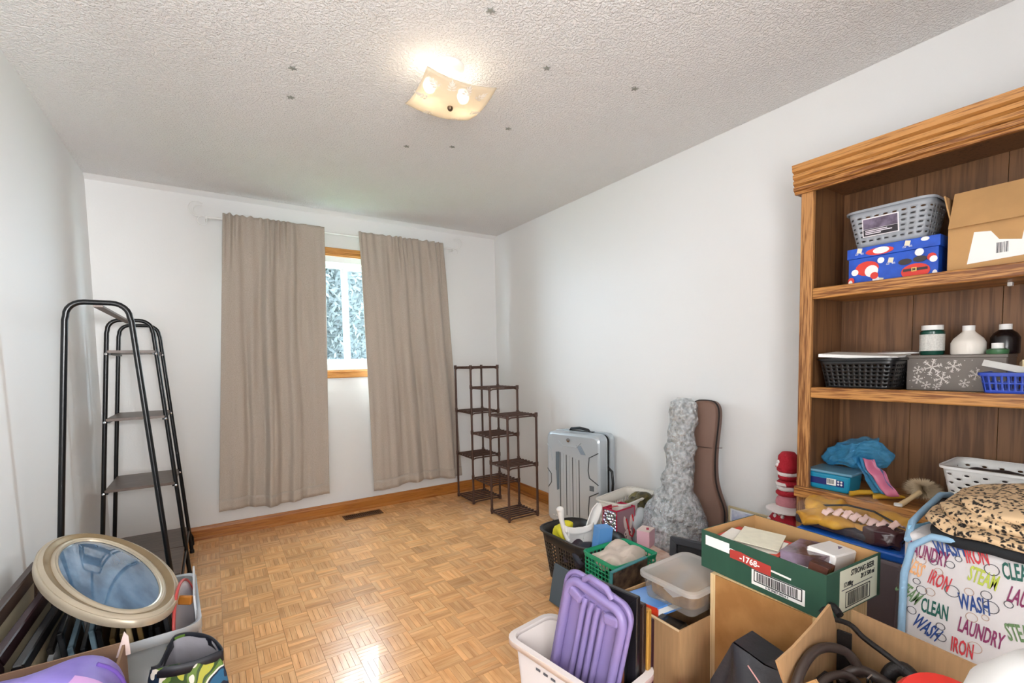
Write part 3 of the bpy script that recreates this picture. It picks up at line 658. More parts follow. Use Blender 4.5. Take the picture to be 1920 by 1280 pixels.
def bubble_mat():
    m = bpy.data.materials.new('bubble_wrap'); m.use_nodes = True; t = m.node_tree; b = t.nodes['Principled BSDF']
    b.inputs['Base Color'].default_value = (*hx('#c6cccf'), 1); b.inputs['Roughness'].default_value = 0.2; b.inputs['Metallic'].default_value = 0.7
    tc = t.nodes.new('ShaderNodeTexCoord')
    vo = t.nodes.new('ShaderNodeTexVoronoi'); vo.inputs['Scale'].default_value = 110; t.links.new(tc.outputs['Object'], vo.inputs['Vector'])
    n = t.nodes.new('ShaderNodeTexNoise'); n.inputs['Scale'].default_value = 48; n.inputs['Detail'].default_value = 9; n.inputs['Roughness'].default_value = 0.7; t.links.new(tc.outputs['Object'], n.inputs['Vector'])
    r = t.nodes.new('ShaderNodeValToRGB'); t.links.new(n.outputs[0], r.inputs[0])
    r.color_ramp.elements[0].position = 0.38; r.color_ramp.elements[0].color = (*hx('#a9b0b4'), 1); r.color_ramp.elements[1].position = 0.58; r.color_ramp.elements[1].color = (*hx('#f0f3f5'), 1)
    t.links.new(r.outputs[0], b.inputs['Base Color'])
    b1 = t.nodes.new('ShaderNodeBump'); b1.inputs['Strength'].default_value = 0.5; b1.inputs['Distance'].default_value = 0.003; b1.invert = True; t.links.new(vo.outputs['Distance'], b1.inputs['Height'])
    b2 = t.nodes.new('ShaderNodeBump'); b2.inputs['Strength'].default_value = 0.7; b2.inputs['Distance'].default_value = 0.02; t.links.new(n.outputs[0], b2.inputs['Height'])
    t.links.new(b1.outputs[0], b2.inputs['Normal']); t.links.new(b2.outputs[0], b.inputs['Normal'])
    tp = t.nodes.new('ShaderNodeBsdfTransparent'); mx = t.nodes.new('ShaderNodeMixShader'); mx.inputs[0].default_value = 0.88
    t.links.new(tp.outputs[0], mx.inputs[1]); t.links.new(b.outputs[0], mx.inputs[2]); t.links.new(mx.outputs[0], t.nodes['Material Output'].inputs[0])
    return m
BW = bubble_mat()
wg = thing('wrapped_guitar', 'guitar wrapped in clear bubble wrap standing in front of the brown gig bag', 'guitar', (2.03, 1.67, 0.0), 0.42, None, (0.055, 0.10, 0.42))
# wrap: rings up the body, widths and thickness by height
ring_w = [(0.0, 0.10, 0.10), (0.03, 0.17, 0.14), (0.12, 0.205, 0.15), (0.22, 0.19, 0.15), (0.30, 0.175, 0.14), (0.40, 0.165, 0.13), (0.47, 0.125, 0.11), (0.53, 0.085, 0.085), (0.65, 0.075, 0.075), (0.75, 0.078, 0.075), (0.85, 0.07, 0.07), (0.93, 0.075, 0.075), (0.99, 0.065, 0.06), (1.02, 0.03, 0.03)]
def wrapf(u, v):
    z = v * 1.02
    for i in range(len(ring_w) - 1):
        if ring_w[i][0] <= z <= ring_w[i + 1][0] + 1e-9: break
    a, c = ring_w[i], ring_w[i + 1]; f = (z - a[0]) / (c[0] - a[0]); f = f * f * (3 - 2 * f)
    wy, wx = a[1] + (c[1] - a[1]) * f, a[2] + (c[2] - a[2]) * f
    th = 2 * PI * u; q = Vector((math.cos(th) * wx, math.sin(th) * wy, z))
    nn = noise.turbulence(Vector((q.x * 9, q.y * 9, q.z * 9)), 4, False) 
    rid = 0.0045 * math.sin(z * 48 + 6 * noise.noise(q * 5) + th * 2)
    k = 1 + (nn - 0.4) * 0.07
    s = Vector((q.x * k, q.y * k, q.z)) ; n2 = Vector((math.cos(th), math.sin(th), 0)) * (rid + 0.006 * noise.noise(q * 20) + 0.006 * noise.noise(q * 60) + 0.010 * (0.5 - abs(noise.noise(q * 9))))
    s += n2; s.z = max(0.004, s.z); return s
B().grid(wrapf, 100, 150, cu=True).build('bubble_wrap', BW, wg, smooth=14)
B().prism([(a * 0.75, c * 0.96 + 0.02) for a, c in ol], (0.03, 0, 0), (0, 1, 0), (0, 0, 1), -0.06).build('guitar_body', M('guitar_brown', '#3a2a22', 0.3), wg)

# ------------------------------------------------------------------ bookcase
OZ = oak('oak_z', '#b98550', '#74461f', 'z', 1.0); OY = oak('oak_y', '#bf8749', '#764419', 'y', 1.0); OP = oak('oak_panel', '#7d5737', '#5f3f26', 'z', 0.35, 0.5)
bc = thing('bookcase', 'tall oak bookcase with open shelves against the right wall', 'bookcase', (0, 0, 0))
XF_, XB, YL, YR = 2.02, 2.338, 0.995, -0.10
B().box(((XF_ + XB) / 2 + 0.01, YL - 0.022, 0.97), (XB - XF_ - 0.02, 0.018, 1.94)).build('side_panel', OP, bc)
B().box(((XF_ + XB) / 2 + 0.01, YR + 0.022, 0.97), (XB - XF_ - 0.02, 0.018, 1.94)).build('side_panel', OP, bc)
for k in range(4):
    ya = YL - 0.03 - k * (YL - YR - 0.06) / 4; yb = YL - 0.03 - (k + 1) * (YL - YR - 0.06) / 4
    B().box((XB - 0.004, (ya + yb) / 2, 0.97), (0.008, abs(yb - ya) - 0.0015, 1.94)).build('back_board', OP, bc, bevel=0.0008)
for y in (YL - 0.024, YR + 0.024): B().box((XF_ + 0.01, y, 0.95), (0.02, 0.048, 1.9)).build('face_stile', OZ, bc, bevel=0.002)
for z, fx, ylo, yhi in ((1.482, XF_ - 0.004, YR + 0.05, YL - 0.05), (1.084, XF_ - 0.004, YR + 0.05, YL - 0.05), (0.667, XF_ - 0.018, YR - 0.002, YL + 0.003)):
    s_ = B().box(((fx + 0.02 + XB) / 2, (ylo + yhi) / 2, z), (XB - fx - 0.022, yhi - ylo, 0.030)).build('shelf', OY, bc)
    B().box((fx + 0.012, (ylo + yhi) / 2, z), (0.024, yhi - ylo, 0.044)).build('shelf_lip', OY, s_, bevel=0.005, seg=2)
for k, z in enumerate((1.06, 1.46)): B().box((2.22, 0.41, z), (0.02, 0.012, 0.012)).build('shelf_peg', WHITE, bc)
# crown: fluted cornice in stepped profile
cp = [(0, 1.888), (0.014, 1.888), (0.018, 1.897), (0.026, 1.902), (0.027, 1.915), (0.017, 1.919), (0.029, 1.925), (0.030, 1.938), (0.020, 1.942), (0.033, 1.949), (0.034, 1.963), (0.023, 1.967), (0.038, 1.974), (0.042, 1.999), (0, 1.999)]
b = B(); b.prism([(a, c) for a, c in cp], (XF_, YR - 0.03, 0), (-1, 0, 0), (0, 0, 1), -(YL + 0.018 - (YR - 0.03))); b.build('crown', OY, bc)
b = B(); b.box(((XF_ + XB) / 2, (YL + YR) / 2, 1.945), (XB - XF_, YL - YR + 0.02, 0.03)); b.box(((XF_ + XB) / 2, YL + 0.008, 1.944), (XB - XF_, 0.018, 0.11)); b.box(((XF_ + XB) / 2, (YL + YR) / 2, 1.99), (XB - XF_, YL - YR + 0.02, 0.018)); b.build('top_board', OP, bc)
S1, S2, S3 = 1.4975, 1.0995, 0.6825

NX = (0, -1, 0)   # reading direction of writing that faces the room from the right
UP = (0, 0, 1)
# shelf 1: gift box, grey basket, carton
gb = thing('gift_box', 'blue Christmas gift box with red and white motifs on the top shelf', 'box', (2.15, 0.70, S1))
BLU = M('blue_giftwrap', '#1f55c4', 0.4, color2='#1548b0', vscale=25); REDC = M('red_print', '#d63a2e', 0.5); WHC = M('white_print', '#f2f0ef', 0.5); GOLD = M('gold_print', '#d8b862', 0.5); DK = M('dark_print', '#3b3434', 0.6)
B().box((0.0, 0, 0.052), (0.15, 0.275, 0.104)).build('box_body', BLU, gb, bevel=0.001)
B().box((0.0, 0, 0.1235), (0.157, 0.285, 0.038)).build('lid', BLU, gb, bevel=0.001)
def disc(par, y, z, r, m, x=-0.0795, name='motif', sx=1.0, sz=1.0, n=16):
    poly = [(r * sx * math.cos(2 * PI * k / n), r * sz * math.sin(2 * PI * k / n)) for k in range(n)]
    return B().prism(poly, (x, y, z), NX, UP, 0.0006).build(name, m, par)
XBODY, XLID = -0.0758, -0.0792
_k = 0
for (y, z, r, m, sx, sz) in ((0.075, 0.062, 0.03, REDC, 1.3, 0.9), (0.115, 0.052, 0.012, WHC, 1, 1), (0.06, 0.05, 0.022, WHC, 1, 1), (0.045, 0.018, 0.011, WHC, 1, 1), (0.05, 0.032, 0.013, REDC, 1, 1), (0.03, 0.085, 0.011, WHC, 1, 1),
                          (-0.075, 0.028, 0.03, REDC, 1.4, 0.9), (-0.12, 0.07, 0.013, REDC, 1, 1), (-0.125, 0.062, 0.011, WHC, 1, 1), (-0.085, 0.092, 0.013, WHC, 1, 1), (0.126, 0.02, 0.014, REDC, 0.8, 1), (0.128, 0.014, 0.01, WHC, 0.7, 1), (-0.13, 0.012, 0.012, WHC, 0.6, 1)):
    _k += 1; disc(gb, y, z, r, m, XBODY - 0.0004 * _k, sx=sx, sz=sz)
for (y, z) in ((-0.045, 0.065), (-0.088, 0.068)): disc(gb, y, z, 0.018, DK, XBODY - 0.0057, sx=1.1, sz=0.6)
B().box((XBODY - 0.0057, -0.075, 0.034), (0.0006, 0.07, 0.009)).build('belt_print', DK, gb); B().box((XBODY - 0.0063, -0.072, 0.034), (0.0006, 0.015, 0.014)).build('buckle_print', GOLD, gb)
text('buckle_letter', 'M', 0.012, DK, gb, (XBODY - 0.0069, -0.072, 0.034), NX, UP)
for (y, z, xx) in ((0.0, 0.08, XBODY), (0.03, 0.012, XBODY), (-0.05, 0.13, XLID), (0.1, 0.132, XLID)):
    B().box((xx, y, z), (0.0006, 0.016, 0.018), (0.2, 0, 0)).build('parcel_print', M('cream_print', '#e5dcc0', 0.6), gb)
    for s_ in (-1, 1): B().tube([(xx, y + s_ * 0.004, z - 0.011), (xx, y + s_ * 0.012, z - 0.009), (xx, y + s_ * 0.014, z - 0.014), (xx, y + s_ * 0.005, z - 0.014)], 0.0009, 5, closed=True).build('ribbon_print', WHC, gb)
disc(gb, 0.035, 0.12, 0.03, REDC, XLID, sx=1.5, sz=0.45); disc(gb, 0.03, 0.122, 0.02, WHC, XLID - 0.0006, sx=1.3, sz=0.6); disc(gb, -0.1, 0.135, 0.012, WHC, XLID, sz=0.6)

GREYP = M('grey_plastic', '#9a9fa6', 0.35)
def gh(i, j):
    return (0.58, 0.36)
gk = basket('storage_basket', 'grey plastic basket with oval holes on top of the blue gift box', 'basket', (2.165, 0.715, S1 + 0.1436), 0, 0.20, 0.265, 0.135, GREYP, 30, 6, gh, taper=0.80, rad=0.035, rimw=0.006, z0=0.1, z1=0.86)
lb = B(); card(lb, (0, 0, 0), NX, UP, 0.115, 0.068, 0.001); plate = lb.build('label_plate', M('label_white', '#e8e6e8', 0.4), gk, loc=(-0.094, 0.02, 0.07), rot=(0, -0.17, 0))
card(B(), (-0.0009, 0, 0.012), NX, UP, 0.108, 0.036, 0.0005).build('label_picture', M('purple_grey_print', '#7c6f84', 0.5, color2='#4a3f50', vscale=30), plate)
card(B(), (-0.0009, 0, -0.019), NX, UP, 0.108, 0.024, 0.0005).build('label_band', M('dark_label', '#2a252c', 0.5), plate)
for k, (w_, z_) in enumerate(((0.07, -0.012), (0.085, -0.018), (0.05, -0.024))): card(B(), (-0.0016, 0.048 - w_ / 2, z_), NX, UP, w_, 0.0032, 0.0003).build('label_text_line', M('cream_ink', '#e9e2ea', 0.6), plate)
ct = carton('cardboard_box', 'open cardboard box with torn shipping label on the top shelf', (2.18, 0.37, S1), 0, 0.24, 0.33, 0.155, CARDIN, group=None)
B().box((-0.105, 0, 0.06), (0.004, 0.325, 0.135), (0, 0.42, 0)).build('flap', CARDIN, ct, loc=(0, 0, 0.148))
B().box((0.0, 0.085, 0.055), (0.22, 0.004, 0.11), (-0.2, 0, 0)).build('flap', CARDIN, ct, loc=(0.0, 0.085, 0.155))
poly = [(-0.055, -0.055), (0.13, -0.045), (0.13, 0.045), (0.075, 0.035), (0.07, 0.0), (0.02, 0.01), (0.0, 0.04), (-0.04, 0.045)]
lbp = B().prism(poly, (-0.1206, 0.06, 0.08), NX, UP, 0.0004).build('shipping_label', PAPER, ct)
bars(R, 0.028, 0.032, (-0.1212, 0.046, 0.048), NX, UP, 16).build('barcode', M('grey_ink', '#55565c', 0.8), lbp); bars(R, 0.03, 0.05, (-0.1212, -0.02, 0.05), NX, UP, 14).build('barcode', M('grey_ink', '#55565c', 0.8), lbp)

# shelf 2
bk = basket('storage_basket', 'black plastic basket holding white papers on the middle shelf', 'basket', (2.14, 0.795, S2), 0, 0.22, 0.262, 0.118, BLACKP, 44, 6, lambda i, j: (0.55, 0.5), taper=0.84, rad=0.03, rimw=0.006, z0=0.1, z1=0.85)
tag(B().box((0, 0, 0), (0.19, 0.26, 0.012), (0.06, -0.05, 0.08)).build('paper_stack', PAPER, loc=(2.135, 0.80, S2 + 0.131)), 'stack of white sheets lying in the black shelf basket', 'paper')
nts = thing('folded_napkins', 'brown and white folded papers behind the snowflake tin', 'paper', (2.27, 0.70, S2 + 0.126))
for k in range(4): B().box((0.0, 0.0, k * 0.006), (0.09, 0.22 - 0.02 * k, 0.005), (0, 0, 0.1 * k)).build('sheet', M('brown_paper', '#5b4336', 0.7) if k % 2 else PAPER, nts)
tin = thing('snowflake_tin', 'grey tin box with white snowflakes on the middle shelf', 'tin', (2.195, 0.53, S2))
TINM = M('grey_tin', '#6c655f', 0.4, metal=0.3)
B().box((0.01, 0, 0.06), (0.12, 0.27, 0.12)).build('tin_body', TINM, tin, bevel=0.003); B().box((0.01, 0, 0.123), (0.124, 0.274, 0.012)).build('tin_lid', TINM, tin, bevel=0.002)
SNOW = M('snow_print', '#d9d4cf', 0.6)
def flake(y, z, r, n=6):
    b = B()
    for k in range(n):
        a = k * 2 * PI / n + 0.3; c, s = math.cos(a), math.sin(a)
        b.prism([(-s * r * .06, c * r * .06), (s * r * .06, -c * r * .06), (c * r + s * r * .06, s * r - c * r * .06), (c * r - s * r * .06, s * r + c * r * .06)], (-0.0505, y, z), NX, UP, 0.0004)
        for q in (0.55, 0.8):
            for e in (0.9, -0.9):
                ca, sa = math.cos(a + e), math.sin(a + e); x_, y_ = c * r * q, s * r * q; ll = r * 0.28
                b.prism([(x_ - sa * r * .04, y_ + ca * r * .04), (x_ + sa * r * .04, y_ - ca * r * .04), (x_ + ca * ll + sa * r * .04, y_ + sa * ll - ca * r * .04), (x_ + ca * ll - sa * r * .04, y_ + sa * ll + ca * r * .04)], (-0.0505, y, z), NX, UP, 0.0004)
    b.build('snowflake_print', SNOW, tin)
for (y, z, r) in ((0.06, 0.085, 0.030), (0.0, 0.088, 0.022), (0.03, 0.045, 0.024), (0.1, 0.04, 0.016), (0.1, 0.075, 0.015), (0.075, 0.02, 0.014), (-0.03, 0.03, 0.015), (-0.06, 0.06, 0.02), (0.045, 0.015, 0.012)): flake(y, z, r)
db = B()
for k in range(40): db.prism([(0.0015 * math.cos(a), 0.0015 * math.sin(a)) for a in (0, 1.05, 2.1, 3.14, 4.2, 5.2)], (-0.0506, R.uniform(-0.12, 0.13), R.uniform(0.008, 0.112)), NX, UP, 0.0004)
db.build('snow_dots', SNOW, tin)
def bottle(name, label, loc, prof, mat, capprof, capmat, extra=None):
    t = thing(name, label, 'bottle', loc); B().lathe(prof, 28).build('bottle_body', mat, t, smooth=40); B().lathe(capprof, 24).build('cap', capmat, t, smooth=40)
    if extra:
        for nm, pr, m in extra: B().lathe(pr, 28).build(nm, m, t, smooth=40)
    return t
ZT = S2 + 0.129
bottle('paint_jar', 'green paint jar with white label and white lid on the middle shelf', (2.20, 0.607, ZT), [(0, 0), (0.034, 0), (0.036, 0.004), (0.036, 0.085), (0.03, 0.092)], M('green_glass', '#16463a', 0.2),
       [(0.031, 0.09), (0.032, 0.093), (0.032, 0.108), (0, 0.109)], WHITE, [('paper_label', [(0.0365, 0.015), (0.0368, 0.075)], M('label_paper', '#d9d8d2', 0.7, var=0.2, vscale=200))])
bottle('glue_bottle', 'round-shouldered white plastic bottle on the snowflake tin', (2.195, 0.505, ZT), [(0, 0), (0.045, 0), (0.047, 0.004), (0.047, 0.04), (0.04, 0.055), (0.018, 0.078), (0.016, 0.084)], M('cream_plastic', '#e3ddd4', 0.45),
       [(0.016, 0.082), (0.017, 0.083), (0.017, 0.1), (0, 0.101)], WHITE)
bottle('paint_bottle', 'black bottle with white cap at the right end of the middle shelf', (2.235, 0.42, ZT), [(0, 0), (0.036, 0), (0.038, 0.004), (0.038, 0.055), (0.03, 0.07), (0.016, 0.082)], M('black_glass', '#141012', 0.25),
       [(0.016, 0.082), (0.0165, 0.083), (0.0165, 0.1), (0, 0.101)], WHITE)
bottle('paint_jar', 'small green jar with white cap in front of the black bottle', (2.17, 0.425, ZT), [(0, 0), (0.026, 0), (0.028, 0.004), (0.028, 0.014), (0.018, 0.018)], M('mid_green', '#3d6b46', 0.4), [(0.015, 0.018), (0.0155, 0.019), (0.0155, 0.036), (0, 0.037)], WHITE)
BB = M('blue_plastic', '#2c49b0', 0.35)
bb = basket('storage_basket', 'small blue slotted basket at the front of the middle shelf', 'basket', (2.085, 0.355, S2), 0, 0.13, 0.165, 0.068, BB, 36, 2, lambda i, j: (0.6, 0.8), shape='sq', taper=0.86, rad=0.02, rimw=0.005, z0=0.2, z1=0.9)
tag(B().box((0, 0, 0), (0.07, 0.13, 0.02), (0.25, 0.1, 0)).build('plastic_packet', clear_plastic('clear_packet', '#e8e8e4', 0.55, 0.2, 0.3), loc=(2.075, 0.37, S2 + 0.083)), 'clear plastic packet sticking out of the blue basket', 'packet')
tag(B().box((0, 0, 0), (0.05, 0.06, 0.03), (0.0, 0.2, 0.3)).build('packet_of_beads', M('tan_packet', '#c7b28d', 0.5), loc=(2.12, 0.33, S2 + 0.09)), 'tan packet lying on top of the blue basket', 'packet')

# shelf 3
tb = thing('food_tub', 'blue plastic tub with clear lid and barcode label on the lowest shelf', 'container', (2.11, 0.885, S3))
B().box((0, 0, 0.036), (0.11, 0.145, 0.072), top=(0.12, 0.158)).build('tub_body', M('cyan_plastic', '#1f8fb5', 0.3), tb, bevel=0.01, seg=3)
B().box((0, 0, 0.078), (0.14, 0.18, 0.01)).build('lid', clear_plastic('blue_clear_lid', '#7fb4cf', 0.75, 0.15), tb, bevel=0.004, seg=2)
card(B(), (-0.0585, 0.01, 0.045), NX, UP, 0.135, 0.042, 0.001).build('label', M('navy_label', '#1e2a6e', 0.4), tb)
lq = card(B(), (-0.0600, -0.012, 0.04), NX, UP, 0.035, 0.026, 0.0005).build('barcode_patch', PAPER, tb); bars(R, 0.028, 0.018, (-0.0606, 0.003, 0.032), NX, UP, 18).build('barcode', INK, lq)
for k in range(4): B().prism([(0.004 * math.cos(a * PI / 5), 0.004 * math.sin(a * PI / 5)) for a in range(10)], (-0.0604, -0.038 - 0.011 * (k % 2), 0.034 + 0.011 * (k // 2)), NX, UP, 0.0005).build('symbol', PAPER, tb)
# crumpled blue plastic bag
pb = B()
def bagf(u, v):
    th = 2 * PI * u; r = (0.5 + 0.5 * math.sin(PI * min(1, v * 1.15))) if v < 0.85 else 0.45
    q = Vector((math.cos(th) * 0.055 * r, math.sin(th) * 0.13 * r, (v - 0.5) * 0.1))
    return q + noise.noise_vector(q * 11 + Vector((3, 1, 2))) * 0.032 + noise.noise_vector(q * 32) * 0.016 + noise.noise_vector(q * 80) * 0.006
pb.grid(bagf, 46, 24, cu=True)
CB = clear_plastic('blue_film', '#55b2e0', 0.36, 0.08, 0.4, 60)
pbt = thing('plastic_bag', 'crumpled translucent blue plastic bag on the food tub', 'bag', (2.145, 0.815, S3 + 0.15), 0, None, (-0.15, 0, 0))
pb.build('film', CB, pbt)
def tail(u, v):
    p = Vector((-0.03 - 0.04 * v + 0.01 * math.sin(u * 9), -0.02 - 0.08 * v + (u - 0.5) * 0.07, -0.01 - 0.13 * v)); return p + noise.noise_vector(p * 20) * 0.015
B().grid(tail, 14, 18).build('tail', CB, pbt, smooth=1, solid=0.001)
B().grid(lambda u, v: tail(u * 0.5 + 0.1, v) + Vector((-0.006, -0.015, -0.004)), 10, 18).build('pink_lining', M('pink_film', '#c76f8c', 0.3), pbt, smooth=1, solid=0.001)
YEL = M('yellow_wood', '#c99b2c', 0.5)
for (x, y, rz, lab) in ((2.075, 0.775, 0.25, 'yellow wooden handle beside the blue tub on the lowest shelf'), (2.09, 0.70, 0.15, 'yellow wooden whisk handle nearest the dried flower on the lowest shelf')):
    t_ = thing('handle_tool', lab, 'utensil', (x, y, S3 + 0.011), rz)
    B().tube([(-0.03, 0.035, 0), (-0.028, 0.03, 0), (-0.015, 0.02, 0.001), (0.0, 0.0, 0.004), (0.012, -0.03, 0.006), (0.022, -0.055, 0.005)], [0.010, 0.0105, 0.009, 0.0105, 0.009, 0.004], 12).build('handle', YEL, t_, smooth=1)
    if y < 0.75:
        for k in range(4): B().tube([(0.02, -0.052, 0.005), (0.035 + 0.006 * k, -0.035 + 0.01 * k, 0.012 + 0.006 * k), (0.08, 0.01 + 0.012 * k, 0.014 + 0.005 * k), (0.1, 0.02 + 0.01 * k, 0.012)], 0.0012, 5).build('wire', CHROME, t_, smooth=1)
br = thing('feather_brush', 'beige bristle brush with pale wooden handle on the lowest shelf', 'brush', (2.10, 0.60, S3))
B().tube([(-0.095, 0.03, 0.012), (-0.05, 0.015, 0.03), (0.0, 0.0, 0.05)], [0.010, 0.008, 0.009], 12).build('handle', M('pale_wood', '#d9bf94', 0.5), br, smooth=1)
B().lathe([(0, 0), (0.0125, 0), (0.012, 0.008), (0, 0.009)], 14).build('end_cap', WHITE, br, loc=(-0.1, 0.032, 0.012), smooth=1)
fb = B(); rr = random.Random(5)
for k in range(2600):
    d = Vector((rr.gauss(0, 1), rr.gauss(0, 1), rr.gauss(0.35, 1))).normalized(); d = Vector((d.x * 0.8, d.y * 1.15, d.z * 0.75)); o = Vector((0.03, 0, 0.055)); l = rr.uniform(0.035, 0.06); p = (d.orthogonal().normalized() + d.cross(Vector((rr.random(), 1, 0.3))) * 0.6) * 0.0013
    e = o + d * l; e.z = max(e.z, 0.004); m_ = o + d * l * 0.5; m_.z = max(m_.z, 0.004)
    fb.add([o + p * 2, m_ + p, e, m_ - p, o - p * 2], [(0, 1, 2, 3, 4)])
fo = fb.build('bristles', M('beige_bristle', '#e2cdab', 0.8, var=0.2), br); fo['kind'] = 'stuff'
wbk = basket('storage_basket', 'white plastic basket with oval holes on the lowest shelf', 'basket', (2.14, 0.415, S3 + 0.035), 0, 0.22, 0.225, 0.135, WHITE, 36, 7, lambda i, j: (0.62, 0.5) if (i + j) % 2 == 0 else None, taper=0.80, rad=0.03, rimw=0.008)
tag(B().blob((0, 0, 0), (0.165, 0.175, 0.11), 4, amp=0.008, ns=18).build('crumpled_fabric', M('dark_purple_cloth', '#2b2328', 0.5, bump=0.3), loc=(2.14, 0.415, S3 + 0.098), smooth=1), 'dark crumpled cloth inside the white shelf basket', 'cloth')
tag(B().box((0, 0, 0), (0.22, 0.24, 0.033)).build('book', M('dark_book', '#2a2528', 0.5), loc=(2.16, 0.43, S3 + 0.017), bevel=0.002), 'dark flat book under the white shelf basket', 'book')

# below the lowest shelf: bags of clothes standing on a grey tote
tt = thing('storage_tote', 'grey plastic storage tote with blue lid behind the green beer tray', 'storage box', (1.885, 0.705, 0))
TG = M('grey_tote', '#7c7076', 0.45, bump=0.05)
B().box((0, 0, 0.285), (0.20, 0.28, 0.57), top=(0.235, 0.33)).build('tote_body', TG, tt, bevel=0.012, seg=3)
for y in (-0.16, 0.16): B().tube([(-0.112, y * 0.88, 0.03), (-0.12, y, 0.55)], 0.008, 8).build('corner_rib', TG, tt, smooth=1)
B().box((0, 0, 0.585), (0.235, 0.335, 0.03)).build('lid', M('royal_blue_plastic', '#1f5fc0', 0.35), tt, bevel=0.008, seg=2)
def clothesbag(name, label, loc, d, mat, seed, cat='bag', amp=0.05, p=2.6, rot=None, extra=()):
    t = thing(name, label, cat, loc, 0, None, rot); 
    B().blob((0, 0, d[2] / 2), d, p, 56, 32, min(amp, min(d) * 0.35), 14, seed=seed).build('bag_body', mat, t, smooth=1); return t
cb = thing('clothes_bag', 'clear plastic bag of mustard yellow and dark clothes under the lowest shelf', 'bag', (1.90, 0.73, 0.603))
MU = M('mustard_cloth', '#dda83c', 0.5, color2='#bd8524', vscale=14, bump=0.4, bscale=20); PKC = M('pale_pink_cloth', '#f0cdc4', 0.6); BRF = M('brown_film', '#4b2f33', 0.12, bump=0.6, bscale=18)
B().blob((0.0, 0.0, 0.02), (0.24, 0.33, 0.035), 6, 50, 20, 0.006, 20, seed=9).build('dark_clothes', M('dark_mixed_cloth', '#3a2733', 0.6, color2='#1f2a38', vscale=16), cb, smooth=25)
for k, (x, y, z, a, b_, c_) in enumerate(((0.03, 0.10, 0.045, 0.17, 0.14, 0.055), (0.02, 0.01, 0.045, 0.16, 0.14, 0.05), (0.04, -0.09, 0.04, 0.14, 0.14, 0.045), (-0.07, 0.10, 0.035, 0.12, 0.14, 0.05), (-0.07, 0.02, 0.032, 0.12, 0.12, 0.045), (-0.05, -0.05, 0.03, 0.1, 0.1, 0.04))):
    B().blob((x, y, z), (a, b_, c_), 2.4, 36, 20, 0.022, 16, seed=k * 4.1).build('yellow_garment', MU, cb, smooth=30)
for k in range(8):
    y0_ = 0.07 - k * 0.028; x0_ = -0.085 + R.uniform(-0.02, 0.015)
    B().grid(lambda u, v: Vector((x0_ + 0.05 * u, y0_ - 0.018 * v - 0.02 * u, 0.06 + 0.016 * math.sin(PI * u) - 0.008 * v + 0.01 * noise.noise(Vector((u * 4 + k, v * 3, k))))), 10, 3).build('pink_strap', PKC, cb, smooth=1, solid=0.002)
B().blob((-0.085, -0.12, 0.028), (0.08, 0.10, 0.065), 5, 40, 24, 0.012, 34, seed=2).build('brown_film', BRF, cb, smooth=30)
B().tube([(-0.02, 0.16, 0.05), (-0.01, 0.02, 0.085), (0.0, -0.06, 0.08), (0.0, -0.14, 0.05)], 0.004, 6).build('black_strap', BLACKF, cb, smooth=1)
B().blob((0.0, 0.0, 0.038), (0.27, 0.36, 0.11), 2.6, 30, 16, 0.03, 12, seed=5).build('clear_film', clear_plastic('clear_film', '#ffffff', 0.06, 0.06), cb)
bgb = clothesbag('clothes_bag', 'black plastic bag standing behind the beer tray under the shelf', (2.06, 0.885, 0.42), (0.24, 0.17, 0.19), clear_plastic('dark_film', '#2c2f33', 0.9, 0.12, 0.5, 20), 6)
tag(B().box((0, 0, 0.21), (0.27, 0.2, 0.42)).build('storage_crate', M('dark_crate', '#1e1c1d', 0.6), loc=(2.16, 0.87, 0)), 'dark storage crate in the bottom of the bookcase', 'storage box')

# ------------------------------------------------------------------ red knitted figure between the guitar and the bookcase
rf = thing('knitted_figure', 'red and white knitted figure with tall striped hat beside the bookcase', 'figure', (2.225, 1.135, 0))
rf.scale = (0.92, 0.92, 0.92)
RK = M('red_knit', '#b0182a', 0.85, bump=0.5, bscale=220); WK = M('white_knit', '#ece4e2', 0.85, bump=0.4, bscale=220)
def fold(v): return 1
def skirt(u, v):
    th = 2 * PI * u; r = 0.045 + (1 - v) * 0.085; r *= 1 + 0.09 * math.cos(th * 11) * (1 - v); return Vector((r * math.cos(th), r * math.sin(th), 0.42 + 0.14 * v))
B().grid(skirt, 110, 12, cu=True).build('skirt', RK, rf, smooth=1, solid=0.004)
B().blob((0, 0, 0.59), (0.10, 0.11, 0.09), 2.2).build('torso', M('white_red_knit', '#c9808a', 0.85, bump=0.5, bscale=120), rf, smooth=1)
B().lathe([(0.07, 0.545), (0.1, 0.55), (0.1, 0.556), (0.05, 0.575)], 24).build('lace_collar', WK, rf, smooth=1)
for z, r, m in ((0.64, 0.055, RK), (0.665, 0.05, WK), (0.69, 0.053, RK), (0.722, 0.046, RK), (0.74, 0.048, WK), (0.76, 0.052, RK)):
    B().lathe([(0, -0.014), (r * 0.8, -0.014), (r, -0.004), (r, 0.004), (r * 0.8, 0.014), (0, 0.014)], 24, (0, 0, z)).build('hat_band', m, rf, smooth=1)
B().lathe([(0.058, 0.772), (0.055, 0.785), (0.048, 0.80), (0.046, 0.83), (0.03, 0.85), (0, 0.855)], 24).build('hat_crown', RK, rf, smooth=1)
for k in range(9):
    a = PI * 0.75 + k * 0.13; B().box((0.054 * math.cos(a), 0.054 * math.sin(a), 0.69), (0.004, 0.007, 0.016), (0.5, 0, a)).build('white_stitch', WK, rf)
for k, (a, z, r) in enumerate(((2.4, 0.5, 0.09), (2.7, 0.525, 0.07), (3.0, 0.54, 0.062), (2.5, 0.80, 0.049), (2.5, 0.785, 0.053), (3.3, 0.53, 0.07))):
    B().blob((r * math.cos(a), r * math.sin(a), z), (0.018, 0.018, 0.022), nu=12, nv=8).build('white_dot', WK, rf, smooth=1)
